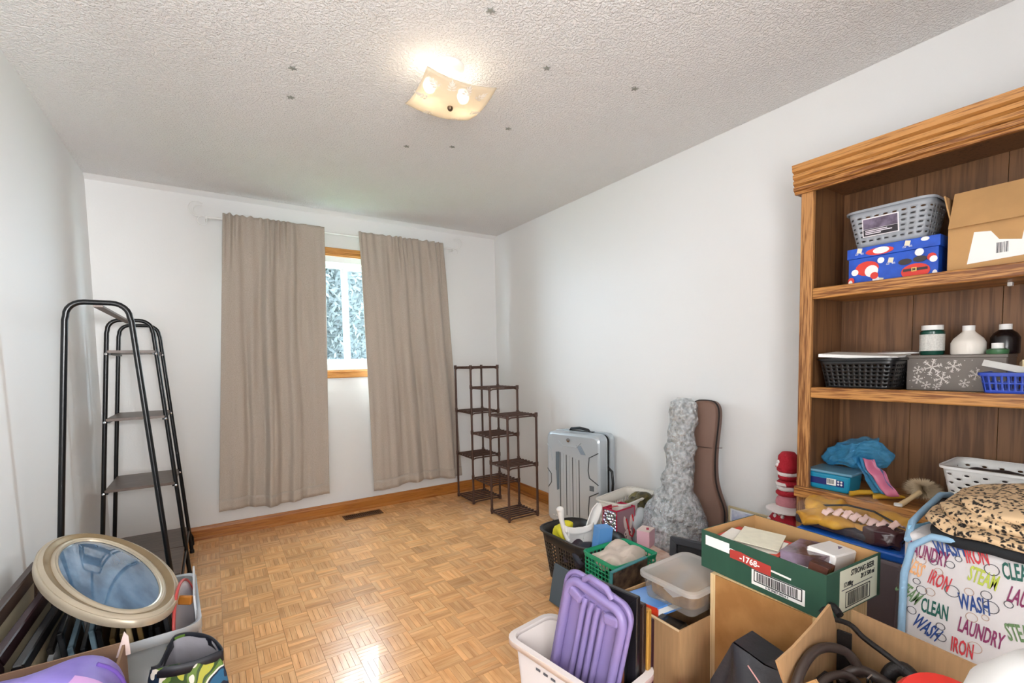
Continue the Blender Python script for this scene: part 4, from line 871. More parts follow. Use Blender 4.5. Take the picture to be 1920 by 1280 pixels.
for s_ in (-1, 1): B().lathe([(0, 0), (0.03, 0), (0.03, 0.43), (0, 0.43)], 14, (0, s_ * 0.035, 0)).build('leg', BLACKF, rf, smooth=1)
gf = pframe('picture_frame', 'thin gold picture frame leaning on the right wall behind the beer tray', (2.285, 1.36, 0.13), (0, 0, -PI / 2), 0.24, 0.30, 0.010, 0.014, M('pale_gold', '#d8c9a2', 0.35, metal=0.4), M('frame_paper', '#e9ecf2', 0.6), mat_board=M('blue_print', '#5570b8', 0.6, color2='#dfe4f0', vscale=10))
gf.rotation_euler = Euler((0.0, 0.0, -PI / 2 + 0.0)); 
tag(B().box((0, 0, 0.065), (0.18, 0.32, 0.13)).build('shoe_box', M('tan_box', '#9b7c58', 0.8), loc=(2.235, 1.36, 0)), 'tan box on the floor under the gold frame', 'box')

# ------------------------------------------------------------------ green beer tray on the wooden cabinet
PLY = M('hardboard', '#b07f4a', 0.6, color2='#9c6c3a', vscale=14); LW = oak('pale_pine', '#dcc094', '#c9a775', 'z', 0.6)
cab = thing('wooden_cabinet', 'pale wooden cabinet with brown hardboard panel carrying the beer tray', 'cabinet', (1.352, 0.688, 0), -0.04)
B().box((-0.132, 0, 0.29), (0.005, 0.29, 0.578)).build('back_panel', PLY, cab)
for y in (-0.15, 0.15): B().box((-0.01, y, 0.29), (0.25, 0.018, 0.58)).build('side_board', LW, cab, bevel=0.001)
B().box((-0.005, 0, 0.573), (0.24, 0.28, 0.014)).build('top_board', LW, cab); B().box((-0.01, 0, 0.02), (0.25, 0.28, 0.02)).build('bottom_board', LW, cab)
GRN = M('green_printed_card', '#27503f', 0.6, var=0.1, vscale=12, stretch=(3, 3, 0.5))
bt = carton('beer_tray', 'green cardboard beer tray full of papers on the wooden cabinet', (1.36, 0.70, 0.581), -0.079, 0.262, 0.377, 0.116, GRN, 0.004, inner=CARDIN)
B().box((-0.1312, 0.13, 0.0885), (0.0006, 0.085, 0.030)).build('white_swoosh', PAPER, bt)
for (y0_, z0_, y1_, z1_) in ((0.165, 0.076, 0.08, 0.089), (0.08, 0.089, 0.0, 0.082), (-0.03, 0.074, -0.10, 0.071)):
    L_ = math.hypot(y1_ - y0_, z1_ - z0_); B().box((-0.1316, (y0_ + y1_) / 2, (z0_ + z1_) / 2), (0.0006, L_, 0.005), (-math.atan2(z1_ - z0_, y0_ - y1_) , 0, 0)).build('white_swoosh', PAPER, bt)
B().prism([(-0.064, 0.013), (-0.03, 0.016), (0.0, 0.012), (0.064, 0.009), (0.064, -0.019), (0.03, -0.019), (-0.02, -0.012), (-0.064, -0.012)], (-0.1324, 0.02, 0.076), NX, UP, 0.0008).build('red_ribbon', M('brick_red_print', '#b03a32', 0.6), bt)
tx = text('year_print', '-1768-', 0.024, PAPER, bt, (-0.1332, 0.02, 0.075), NX, UP, rot=-0.03)
bcw = card(B(), (-0.1322, -0.062, 0.036), NX, UP, 0.15, 0.042, 0.0006).build('barcode_panel', PAPER, bt)
b = bars(R, 0.118, 0.024, (-0.1330, -0.003, 0.028), NX, UP, 46); b.build('barcode', INK, bcw)
b = B(); b.box((-0.1326, -0.062, 0.0555), (0.0006, 0.136, 0.0025)); b.box((-0.1326, -0.062, 0.0255), (0.0006, 0.136, 0.0025)); b.box((-0.1326, 0.005, 0.0405), (0.0006, 0.0025, 0.032)); b.box((-0.1326, -0.129, 0.0405), (0.0006, 0.0025, 0.032)); b.build('barcode_border', INK, bcw)
text('barcode_digits', '5 39 00857 00024 9', 0.008, M('grey_ink', '#55565c', 0.8), bcw, (-0.1330, -0.062, 0.0195), NX, UP)
EX = (1, 0, 0)
pnl = B().box((0.02, -0.1892, 0.058), (0.185, 0.0006, 0.108)).build('end_label', M('pale_green_print', '#d2d3bf', 0.6), bt)
text('end_text', 'STRONG BEER', 0.021, INK, pnl, (0.035, -0.1900, 0.097), EX, UP, 0.85, shear=0.15)
text('end_text', '20 X 500 ml', 0.017, INK, pnl, (0.06, -0.1900, 0.078), EX, UP, 0.8, shear=0.15); text('end_text', '17.08kg', 0.017, INK, pnl, (-0.035, -0.1900, 0.072), EX, UP, 0.85, shear=0.15)
B().box((0.01, -0.19, 0.061), (0.15, 0.0005, 0.002)).build('small_print_line', M('grey_ink', '#55565c', 0.8), pnl)
bars(R, 0.10, 0.034, (-0.035, -0.1900, 0.015), EX, UP, 32).build('barcode', INK, pnl)
b = B(); b.box((0.015, -0.1898, 0.052), (0.12, 0.0006, 0.002)); b.box((0.015, -0.1898, 0.012), (0.12, 0.0006, 0.002)); b.box((-0.044, -0.1898, 0.032), (0.002, 0.0006, 0.04)); b.box((0.074, -0.1898, 0.032), (0.002, 0.0006, 0.04)); b.build('barcode_border', INK, pnl)
# contents of the tray
pc = [('greeting_card', 'cream greeting card lying on top in the beer tray', (1.345, 0.765, 0.687), (0.06, 0.02, 0.35), (0.15, 0.12, 0.002), M('cream_card', '#e9e4cf', 0.6, var=0.08, vscale=40), 'card'),
      ('envelope', 'white envelope with red corner under the cream card', (1.315, 0.775, 0.681), (0.03, -0.05, 0.15), (0.11, 0.17, 0.002), M('envelope_white', '#e4dfd6', 0.6), 'envelope'),
      ('greeting_card', 'red-edged card beneath the envelope in the beer tray', (1.335, 0.775, 0.676), (0.0, 0.0, 0.0), (0.15, 0.20, 0.003), M('red_card', '#cf4b3c', 0.6), 'card'),
      ('photo_album', 'shiny brown and lilac album in the beer tray', (1.37, 0.63, 0.67), (-0.05, 0.05, 0.12), (0.15, 0.11, 0.045), M('album_print', '#8f7f93', 0.12, color2='#4a3330', vscale=12, bump=0.2, bscale=12), 'album'),
      ('paperback_book', 'white paperback under the shiny album in the beer tray', (1.33, 0.645, 0.652), (0, 0, 0.05), (0.17, 0.14, 0.03), PAPER, 'book'),
      ('wrapped_parcel', 'brown shiny wrapped parcel in the near corner of the beer tray', (1.275, 0.565, 0.669), (0.15, 0.1, 0.1), (0.05, 0.045, 0.06), M('brown_wrap', '#57372e', 0.2, bump=0.5, bscale=20), 'parcel')]
for nm, lb_, lc, rt, dm, mt, ct_ in pc: tag(B().box((0, 0, 0), dm).build(nm, mt, loc=lc, rot=rt, bevel=0.0008), lb_, ct_)
wp = thing('wrapped_parcel', 'white parcel with blurred blue corner in the right end of the beer tray', 'parcel', (1.405, 0.60, 0.592), 0.0)
B().box((0, 0, 0.052), (0.13, 0.075, 0.104), (0.10, 0.12, 0)).build('parcel_body', M('white_wrap', '#e6e3e0', 0.5, bump=0.2, bscale=10), wp, bevel=0.004)
B().blob((-0.045, -0.01, 0.09), (0.06, 0.05, 0.035), 2.2, amp=0.01, ns=20).build('blue_corner', M('blue_wrap', '#4a8fd0', 0.5, color2='#e6e3e0', vscale=20), wp, smooth=1)

# ------------------------------------------------------------------ laundry hamper bag with printed words, leopard cloth on top
lh = thing('laundry_bag', 'white laundry hamper bag with coloured words and light blue edging', 'laundry bag', (1.60, 0.14, 0))
LC = M('bag_white_fabric', '#c6c2c2', 0.45, bump=0.08, bscale=30); LB = M('light_blue_binding', '#86a9c4', 0.6, bump=0.2, bscale=120)
XL = -0.228
B().box((0, 0, 0.402), (0.455, 0.565, 0.80)).build('bag_body', LC, lh, smooth=60, bevel=0.02, seg=4)
edge = []
for k in range(41):
    a = k / 40
edge = [(XL - 0.004, 0.278, 0.08), (XL - 0.004, 0.280, 0.45), (XL - 0.004, 0.276, 0.70), (XL - 0.005, 0.262, 0.775), (XL - 0.005, 0.225, 0.808), (XL - 0.005, 0.1, 0.815), (XL - 0.005, -0.1, 0.81), (XL - 0.005, -0.27, 0.80)]
B().tube([Vector(e) for e in edge], 0.008, 10).build('edge_binding', LB, lh, smooth=1)
B().tube([(0.18, 0.283, 0.70), (0.18, 0.285, 0.80), (0.15, 0.287, 0.825), (0.06, 0.288, 0.84), (-0.06, 0.287, 0.825), (-0.16, 0.285, 0.81), (XL, 0.272, 0.785)], 0.008, 8).build('side_binding', LB, lh, smooth=1)
B().grid(lambda u, v: Vector((0.2 - 0.4 * u, 0.268 + 0.012 * math.sin(u * 8), 0.76 + 0.055 * v + 0.01 * math.sin(u * 6))), 20, 3).build('lid_flap', clear_plastic('blue_mesh', '#8cc0dd', 0.8, 0.4), lh, smooth=1, solid=0.003)
WC = {'LAUNDRY': '#7a2a55', 'WASH': '#1f3f7d', 'IRON': '#b8323a', 'PRESS': '#dba06c', 'STEAM': '#a9b545', 'CLEAN': '#17554b', 'STEAMD': '#5d7a52'}
XW = XL - 0.0008
for wd, y, z, rt, cl in (('LAUNDRY', 0.372, 0.762, -0.12, 'LAUNDRY'), ('WASH', 0.335, 0.787, 0.3, 'WASH'), ('IRON', 0.288, 0.785, 0.2, 'IRON'), ('PRESS', 0.400, 0.722, -0.35, 'PRESS'), ('IRON', 0.350, 0.706, -0.25, 'IRON'), ('STEAM', 0.276, 0.740, -0.18, 'STEAM'), ('CLEAN', 0.222, 0.772, 0.15, 'CLEAN'),
                         ('CLEAN', 0.357, 0.635, -0.05, 'CLEAN'), ('WASH', 0.289, 0.676, 0.1, 'WASH'), ('LAUNDRY', 0.277, 0.616, -0.12, 'LAUNDRY'), ('IRON', 0.306, 0.567, -0.05, 'IRON'), ('WASH', 0.370, 0.584, -0.45, 'WASH'), ('STEAM', 0.213, 0.645, 0.3, 'STEAMD'), ('LAUNDRY', 0.200, 0.715, -0.2, 'LAUNDRY'), ('STEAM', 0.407, 0.655, -0.5, 'STEAMD')):
    text('printed_word', wd, 0.049, M('ink_' + cl, WC[cl], 0.6), lh, (XW, y - 0.14, z), NX, UP, 0.33 if wd != 'WASH' else 0.37, rot=rt)
for k, (y, z, r) in enumerate(((0.385, 0.745, 0.010), (0.362, 0.748, 0.007), (0.332, 0.752, 0.008), (0.352, 0.728, 0.008), (0.392, 0.69, 0.007), (0.382, 0.672, 0.010), (0.366, 0.674, 0.009), (0.327, 0.692, 0.013), (0.263, 0.765, 0.012), (0.298, 0.702, 0.008), (0.27, 0.706, 0.009), (0.262, 0.682, 0.013), (0.292, 0.646, 0.010), (0.345, 0.60, 0.008), (0.343, 0.575, 0.009), (0.285, 0.58, 0.012), (0.4, 0.615, 0.009), (0.318, 0.77, 0.006), (0.27, 0.655, 0.006), (0.235, 0.70, 0.007))):
    ring = [(XW, y - 0.14 + r * math.cos(a * PI / 8), z + r * math.sin(a * PI / 8)) for a in range(16)]
    B().tube(ring, 0.0008, 5, closed=True).build('bubble_print', M('grey_ink', '#55565c', 0.8) if k % 3 else M('tan_ink', '#b59a8a', 0.7), lh)
def leopard():
    m = bpy.data.materials.new('leopard_fleece'); m.use_nodes = True; t = m.node_tree; b = t.nodes['Principled BSDF']; b.inputs['Roughness'].default_value = 0.95
    tc = t.nodes.new('ShaderNodeTexCoord'); mp = t.nodes.new('ShaderNodeMapping'); mp.inputs['Scale'].default_value = (1, 1.5, 1.5); t.links.new(tc.outputs['Object'], mp.inputs[0])
    n0 = t.nodes.new('ShaderNodeTexNoise'); n0.inputs['Scale'].default_value = 50; t.links.new(mp.outputs[0], n0.inputs[0])
    mxv = t.nodes.new('ShaderNodeMix'); mxv.data_type = 'VECTOR'; mxv.inputs[0].default_value = 0.03; t.links.new(mp.outputs[0], mxv.inputs[4]); t.links.new(n0.outputs[1], mxv.inputs[5])
    vo = t.nodes.new('ShaderNodeTexVoronoi'); vo.inputs['Scale'].default_value = 62; t.links.new(mxv.outputs[1], vo.inputs[0])
    r = t.nodes.new('ShaderNodeValToRGB'); t.links.new(vo.outputs['Distance'], r.inputs[0]); r.color_ramp.elements[0].position = 0.30; r.color_ramp.elements[0].color = (*hx('#1b1512'), 1); r.color_ramp.elements[1].position = 0.50; r.color_ramp.elements[1].color = (*hx('#c9ab86'), 1)
    t.links.new(r.outputs[0], b.inputs['Base Color']); return m
LEO = leopard()
lf = thing('leopard_cloth', 'folded leopard print fleece with dark underside on the laundry bag', 'blanket', (1.55, 0.13, 0.80))
B().blob((0.0, 0.0, 0.012), (0.40, 0.52, 0.035), 5, 60, 20, 0.008, 14).build('dark_lining', M('black_fleece', '#16181c', 0.9), lf, smooth=1)
for k, (z, dx, dy, s) in enumerate(((0.036, 0.0, 0.0, 1.0), (0.058, 0.02, -0.01, 0.96), (0.078, 0.03, -0.02, 0.90))):
    B().blob((dx, dy, z), (0.42 * s, 0.55 * s, 0.03), 4, 70, 20, 0.012, 12, seed=k * 3.0).build('fold', LEO, lf, smooth=1)

# ------------------------------------------------------------------ foreground carton with straps
fc = thing('cardboard_box', 'large open cardboard box of black straps in the right foreground', 'box', (1.05, 0.35, 0), -0.14)
th = 0.006; W_, D_, Hh = 0.30, 0.28, 0.635
B().box((W_ / 2, 0, Hh / 2), (th, D_, Hh)).build('side_panel', CARD, fc); B().box((-W_ / 2, 0, 0.22), (th, D_, 0.44)).build('side_panel', CARD, fc)
B().box((0, D_ / 2, 0.24), (W_, th, 0.48)).build('side_panel', CARD, fc); B().box((0, -D_ / 2, 0.29), (W_, th, 0.58)).build('side_panel', CARD, fc); B().box((0, 0, 0.01), (W_, D_, th)).build('bottom', CARD, fc)
# raised flaps: pointed torn flap at the left, small flap at the near side
B().prism([(-0.163, 0.626), (-0.10, 0.634), (-0.02, 0.652), (0.053, 0.676), (0.085, 0.62), (0.140, 0.52), (0.140, 0.47), (0.0, 0.45), (-0.09, 0.50), (-0.140, 0.582)], (0, 0.145, 0), (1, 0.14, 0), (0, -0.03, 1), 0.005).build('torn_flap', CARD, fc)
B().prism([(-0.13, 0), (0.0, 0), (-0.03, 0.03), (-0.06, 0.055), (-0.085, 0.03)], (-0.11, 0.005, 0.54), (0, -1, 0), (0.1, 0, 1), 0.005).build('flap', CARDIN, fc)
STR = M('black_webbing', '#1b191b', 0.45, bump=0.2, bscale=200); BRL = M('dark_leather', '#3a302c', 0.3)
hs = thing('strap_harness', 'tangled black straps and belts with buckles in the open cardboard box', 'straps', (1.03, 0.385, 0.30))
def wpath(pts, r, name, mat, flat=1.0, n=10):
    pts = [Vector(p) - Vector((1.03, 0.385, 0.30)) for p in pts]
    q = []
    for i in range(len(pts) - 1):
        p0, p1, p2, p3 = pts[max(i - 1, 0)], pts[i], pts[i + 1], pts[min(i + 2, len(pts) - 1)]
        for k in range(6):
            t_ = k / 6; q.append(0.5 * ((2 * p1) + (-p0 + p2) * t_ + (2 * p0 - 5 * p1 + 4 * p2 - p3) * t_ ** 2 + (-p0 + 3 * p1 - 3 * p2 + p3) * t_ ** 3))
    q.append(pts[-1]); return B().tube(q, r, n).build(name, mat, hs, smooth=1)
wpath([(0.90, 0.44, 0.46), (0.93, 0.455, 0.56), (0.99, 0.462, 0.602), (1.05, 0.455, 0.612), (1.09, 0.425, 0.600), (1.10, 0.40, 0.56)], 0.010, 'leather_handle', BRL)
wpath([(0.89, 0.43, 0.44), (0.94, 0.43, 0.54), (1.0, 0.43, 0.575), (1.06, 0.41, 0.57), (1.08, 0.38, 0.53)], 0.008, 'leather_handle', BRL)
wpath([(1.20, 0.515, 0.60), (1.18, 0.46, 0.618), (1.16, 0.42, 0.61), (1.14, 0.36, 0.60), (1.12, 0.31, 0.585), (1.08, 0.29, 0.54)], 0.006, 'strap', STR)
wpath([(1.21, 0.53, 0.60), (1.225, 0.515, 0.622), (1.21, 0.49, 0.615)], 0.009, 'strap_end', STR)
B().box((0.132, 0.075, 0.235), (0.006, 0.028, 0.14), (0, 0, 0.1)).build('wide_strap', STR, hs)
wpath([(1.06, 0.43, 0.55), (1.09, 0.41, 0.57), (1.11, 0.38, 0.565), (1.09, 0.33, 0.56), (1.06, 0.29, 0.54)], 0.011, 'strap', BRL)
wpath([(1.12, 0.37, 0.50), (1.135, 0.365, 0.57), (1.14, 0.34, 0.59), (1.12, 0.31, 0.57), (1.09, 0.30, 0.50)], 0.014, 'padded_strap', STR)
wpath([(1.00, 0.41, 0.53), (1.04, 0.38, 0.56), (1.06, 0.34, 0.55), (1.03, 0.30, 0.52)], 0.012, 'strap', STR)
wpath([(0.95, 0.38, 0.50), (1.0, 0.35, 0.55), (1.06, 0.33, 0.54), (1.1, 0.29, 0.5)], 0.012, 'strap', BRL)
B().tube([(0.055, 0.0, 0.268), (0.075, 0.0, 0.272), (0.075, 0.0, 0.25), (0.055, 0.0, 0.246)], 0.0025, 6, closed=True).build('buckle', CHROME, hs, smooth=1)
B().blob((0.015, -0.035, 0.1), (0.24, 0.22, 0.26), 3, 40, 24, 0.05, 12, seed=2).build('bag_body', M('black_nylon', '#131214', 0.5, bump=0.4, bscale=40), hs, smooth=1)
rl = thing('plastic_lid', 'round red plastic lid with a dome at the near edge of the cardboard box', 'bowl', (0.965, 0.235, 0.60), 0, None, (0.35, -0.35, 0))  # domed red lid of a round container
B().lathe([(0, 0.052), (0.05, 0.050), (0.075, 0.04), (0.08, 0.025), (0.082, 0.0), (0.078, 0.0)], 40, (0, 0, 0.02)).build('lid_dome', M('coral_red_plastic', '#ee3a32', 0.35), rl, smooth=40)
rbx = thing('plastic_tub', 'red-lidded tub body inside the near cardboard box', 'container', (0.965, 0.235, 0.02)) if False else None
wbl = thing('lamp_shade', 'white rounded lampshade edge at the bottom right corner', 'lampshade', (0.80, 0.075, 0.62))
B().lathe([(0.125, 0), (0.128, 0.01), (0.118, 0.12), (0.095, 0.20), (0.06, 0.24), (0.0, 0.255)], 48).build('shade', M('white_cloth_shade', '#e9e8e6', 0.6), wbl, smooth=1)
B().lathe([(0.06, -0.6), (0.06, -0.59), (0.012, -0.58), (0.012, 0.1)], 24, (0, 0, -0.0)).build('stand', WHITE, wbl, smooth=40)

# black leather bag in front of the cabinet panel and the pink shoe below it
lbg = thing('leather_bag', 'black leather bag with pointed corner in front of the hardboard panel', 'bag', (1.06, 0.60, 0))
vs = []
pl = [(0.11, 0.455), (0.045, 0.575), (-0.06, 0.545), (-0.13, 0.565), (-0.15, 0.40), (-0.1, 0.05), (0.08, 0.05)]
b = B()
def lbf(u, v):
    top = [(0.115, 0.40), (0.05, 0.535), (-0.03, 0.520), (-0.14, 0.525)]
    k = u * 3; i = min(2, int(k)); f = k - i; f = f * f * (3 - 2 * f); ty = top[i][0] + (top[i + 1][0] - top[i][0]) * f; tz = top[i][1] + (top[i + 1][1] - top[i][1]) * f
    by, bz = 0.10 - 0.25 * u, 0.02
    y, z = by + (ty - by) * v, bz + (tz - bz) * v
    bul = 0.05 * math.sin(PI * u) * math.sin(PI * min(1, v * 0.95 + 0.02)) + 0.02 * noise.noise(Vector((u * 4, v * 4, 2)))
    return Vector((-0.03 - bul, y, z))
b.grid(lbf, 30, 30); b.grid(lambda u, v: Vector((0.05 + 0.0 * v, lbf(u, v).y, lbf(u, v).z)), 30, 30)
b.grid(lambda u, v: Vector((-0.03 + 0.08 * v, lbf(u, 1).y, lbf(u, 1).z - 0.0)), 30, 2); b.grid(lambda u, v: Vector((-0.03 + 0.08 * u, lbf(0, v).y, lbf(0, v).z)), 2, 30); b.grid(lambda u, v: Vector((-0.03 + 0.08 * u, lbf(1, v).y, lbf(1, v).z)), 2, 30)
b.build('bag_body', M('black_leather', '#24252b', 0.42, bump=0.15, bscale=60), lbg, smooth=50)
B().tube([(-0.06, -0.005, 0.515), (-0.08, -0.05, 0.50), (-0.08, -0.07, 0.50), (-0.06, -0.11, 0.50)], 0.0015, 6).build('pink_thread', M('pink_thread', '#d29a96', 0.7), lbg, smooth=1)
pk = thing('pink_pouch', 'glossy hot pink pointed pouch at the bottom edge beside the black bag', 'pouch', (1.05, 0.79, 0.0), 0.5)
B().box((0, 0, 0.165), (0.10, 0.12, 0.33), top=(0.012, 0.07)).build('pouch_body', M('hot_pink', '#dd1468', 0.22), pk, smooth=60, bevel=0.012, seg=3)
B().tube([(-0.01, -0.034, 0.328), (-0.012, 0.0, 0.334), (-0.01, 0.034, 0.328)], 0.004, 8).build('pale_seam', M('pale_pink_card', '#e7b7c4', 0.4), pk, smooth=1)

# ------------------------------------------------------------------ middle carton, book, clear box
mc = carton('cardboard_box', 'brown cardboard box holding books and a clear container, beside the white bin', (1.208, 0.988, 0), -0.021, 0.241, 0.272, 0.443, CARD, 0.005)
B().box((-0.1225, 0.0, 0.443), (0.004, 0.268, 0.004)).build('rim_edge', CARDEDGE, mc)
bk1 = thing('hardcover_book', 'blue book with red spine lying in the middle cardboard box', 'book', (1.185, 1.035, 0.415), 0.05, None, (-0.08, 0.10, 0.05))
B().box((0, 0, 0.026), (0.16, 0.145, 0.006)).build('cover', M('sky_blue_cover', '#4a86d6', 0.3, color2='#6aa3e6', vscale=10), bk1); B().box((0, 0, 0), (0.158, 0.14, 0.006)).build('cover', M('sky_blue_cover'), bk1)
B().box((-0.078, 0, 0.013), (0.006, 0.145, 0.03)).build('spine', M('orange_red_spine', '#c8391f', 0.35), bk1); B().box((0.003, 0, 0.013), (0.15, 0.138, 0.022)).build('pages', PAPER, bk1)
B().box((0.02, -0.03, 0.0295), (0.07, 0.04, 0.0008)).build('title_patch', WHC, bk1)
tag(B().box((0, 0, 0), (0.06, 0.10, 0.05), (0, 0, 0.2)).build('camera_case', M('black_plastic_gloss', '#0e0e10', 0.2), loc=(1.125, 0.925, 0.405), bevel=0.008), 'small black glossy case in the middle cardboard box', 'case')
ck = thing('clear_container', 'clear plastic container of tan papers with frosted lid on the cardboard box', 'container', (1.27, 0.965, 0.450), 0.0, None, (0.0, -0.02, 0.0))
CP = clear_plastic('clear_box_plastic', '#e8e4df', 0.10, 0.12)
b = B(); W0, D0, W1, D1, hh = 0.215, 0.185, 0.235, 0.205, 0.075
o0 = rrect(W0, D0, 0.02, 4); o1 = rrect(W1, D1, 0.022, 4); k = len(o0)
b.add([(x, y, 0) for x, y in o0] + [(x, y, hh) for x, y in o1], [(i, (i + 1) % k, (i + 1) % k + k, i + k) for i in range(k)] + [tuple(range(k))[::-1]]); b.build('tray_body', CP, ck, smooth=40, solid=0.0015)
b = B(); o2 = rrect(0.255, 0.228, 0.035, 6); o3 = rrect(0.235, 0.208, 0.03, 6); o4 = rrect(0.215, 0.19, 0.025, 6); k = len(o2)
b.add([(x, y, 0.068) for x, y in o2] + [(x, y, 0.08) for x, y in o2] + [(x, y, 0.084) for x, y in o3] + [(x, y, 0.078) for x, y in o4], [(r_ * k + i, r_ * k + (i + 1) % k, (r_ + 1) * k + (i + 1) % k, (r_ + 1) * k + i) for r_ in range(3) for i in range(k)] + [tuple(3 * k + i for i in range(k))])
b.build('lid', clear_plastic('frosted_lid', '#e9e6e3', 0.36, 0.3, 0.15, 8), ck, smooth=30, bevel=0.0015)
B().blob((0, 0, 0.034), (0.20, 0.172, 0.066), 6, 40, 20, 0.006, 20).build('papers', M('tan_paper', '#b08c5c', 0.6, color2='#7d5c3d', vscale=25, bump=0.4, bscale=30), ck, smooth=1)
for k in range(4): B().box((0.02 - 0.05 * k, 0.02 - 0.02 * k, 0.066 + 0.0008 * k), (0.06, 0.03, 0.0012), (0, 0, 0.4 * k)).build('photo', M('grey_photo', '#9a9391', 0.5), ck)

# upright photo album behind the carton, dark frame, pink boxes
ab = thing('photo_album', 'upright album with dark garden photo cover behind the blue book', 'album', (1.432, 1.41, 0.0), 0.09, None, (0.05, 0, 0.09))
B().box((0, 0, 0.18), (0.235, 0.018, 0.36)).build('cover_boards', M('teal_edge', '#2d7f86', 0.4), ab, bevel=0.002)
B().box((0, -0.0095, 0.18), (0.23, 0.001, 0.355)).build('cover_photo', M('garden_photo', '#74655a', 0.35, color2='#1d1f20', vscale=28), ab)
GRNP = M('green_crate_plastic', '#1a9c70', 0.4)
gc = basket('plastic_crate', 'green plastic milk crate with lattice walls behind the middle box', 'crate', (1.585, 1.60, 0.0), -0.03, 0.27, 0.23, 0.305, GRNP, 40, 14, lambda i, j: None if j in (8,) else (0.8, 0.74), shape='sq', taper=0.96, rad=0.02, rimw=0.004, solid=0.003, z0=0.05, z1=0.95)
gg = B()
for k in range(9):
    for s_ in (-1, 1):
        y = -0.10 + k * 0.025; gg.tube([(-0.131, y, 0.03), (-0.132, y + s_ * 0.06, 0.15)], 0.002, 5)
gg.build('diagonal_ribs', GRNP, gc)
tag(B().blob((0, 0, 0), (0.23, 0.19, 0.09), 3, amp=0.03, ns=16, nu=48, nv=26).build('folded_cloth', M('cream_cloth', '#d8c8bb', 0.8, bump=0.2, bscale=40), loc=(1.60, 1.61, 0.27), smooth=20), 'cream folded cloth filling the green crate', 'cloth')
bbx = thing('gift_carton', 'bright sky-blue cardboard box leaning between white seat and gift bag', 'box', (1.625, 1.79, 0.17), -0.2, None, (0.05, 0.1, -0.2))
B().box((0, 0, 0.1), (0.08, 0.06, 0.20)).build('box_body', M('sky_blue_card', '#5f9bdc', 0.5), bbx, bevel=0.001)

# gift bag with rabbit
gft = thing('gift_bag', 'silver and pink gift bag with white rabbit and red rope handles', 'gift bag', (1.895, 1.92, 0.02), 0.08)
CRM = M('crimson_ribbon', '#b5123f', 0.45)
def holo():
    m = bpy.data.materials.new('holographic_foil'); m.use_nodes = True; t = m.node_tree; b = t.nodes['Principled BSDF']; b.inputs['Roughness'].default_value = 0.15; b.inputs['Metallic'].default_value = 0.7
    tc = t.nodes.new('ShaderNodeTexCoord'); vo = t.nodes.new('ShaderNodeTexVoronoi'); vo.inputs['Scale'].default_value = 55; t.links.new(tc.outputs['Object'], vo.inputs[0])
    mx = t.nodes.new('ShaderNodeMix'); mx.data_type = 'RGBA'; mx.inputs[0].default_value = 0.28; mx.inputs[6].default_value = (0.78, 0.86, 0.88, 1); t.links.new(vo.outputs['Color'], mx.inputs[7]); t.links.new(mx.outputs[2], b.inputs['Base Color'])
    bp = t.nodes.new('ShaderNodeBump'); bp.inputs['Strength'].default_value = 1; bp.inputs['Distance'].default_value = 0.02; t.links.new(vo.outputs['Distance'], bp.inputs['Height']); t.links.new(bp.outputs[0], b.inputs['Normal']); return m
GW, GD, GH_ = 0.155, 0.10, 0.37       # x width (camera-right side), y depth
PKB = M('grey_pink_print', '#93727a', 0.5)
B().box((0, -GD / 2, GH_ / 2), (GW, 0.002, GH_)).build('front_panel', PKB, gft); B().box((0, GD / 2, GH_ / 2), (GW, 0.002, GH_)).build('back_panel', CRM, gft)
B().box((-GW / 2, 0, GH_ / 2), (0.002, GD, GH_)).build('side_panel', holo(), gft); B().box((GW / 2, 0, GH_ / 2), (0.002, GD, GH_)).build('side_panel', CRM, gft); B().box((0, 0, 0.003), (GW, GD, 0.004)).build('base', CRM, gft)
for (x, y) in ((-GW / 2, -GD / 2), (-GW / 2, GD / 2), (GW / 2, -GD / 2)): B().box((x, y, GH_ / 2), (0.005, 0.005, GH_)).build('edge_binding', CRM, gft)
B().box((0, -GD / 2, GH_ - 0.003), (GW, 0.005, 0.007)).build('edge_binding', CRM, gft); B().box((-GW / 2, 0, GH_ - 0.003), (0.005, GD, 0.007)).build('edge_binding', CRM, gft)
RB = M('rabbit_cream', '#dccdc6', 0.6)
def ell(cx, cz, a, c, m, nm, off, tilt=0.0, n=20):
    poly = []
    for k in range(n):
        x, z = a * math.cos(2 * PI * k / n), c * math.sin(2 * PI * k / n); poly.append((cx + x * math.cos(tilt) - z * math.sin(tilt), cz + x * math.sin(tilt) + z * math.cos(tilt)))
    B().prism(poly, (0, -GD / 2 - 0.0012 - off, 0), (1, 0, 0), (0, 0, 1), 0.0006).build(nm, m, gft)
ell(0.02, 0.215, 0.036, 0.033, RB, 'rabbit_head', 0); ell(-0.005, 0.285, 0.013, 0.042, RB, 'rabbit_ear', 0.0002, 0.2); ell(0.045, 0.285, 0.013, 0.042, RB, 'rabbit_ear', 0.0002, -0.12); ell(0.02, 0.15, 0.034, 0.05, RB, 'rabbit_body', 0.0001)
ell(-0.003, 0.222, 0.004, 0.006, INK, 'rabbit_eye', 0.0012); ell(0.038, 0.224, 0.004, 0.006, INK, 'rabbit_eye', 0.0012); ell(0.016, 0.207, 0.003, 0.002, CRM, 'rabbit_nose', 0.0012)
B().box((-0.02, -GD / 2 - 0.003, 0.15), (0.008, 0.001, 0.13), (0, 0.35, 0)).build('ski_print', M('plum_print', '#5a3540', 0.6), gft); B().box((-0.005, -GD / 2 - 0.0035, 0.165), (0.05, 0.001, 0.012), (0, 0.1, 0)).build('scarf_print', CRM, gft)
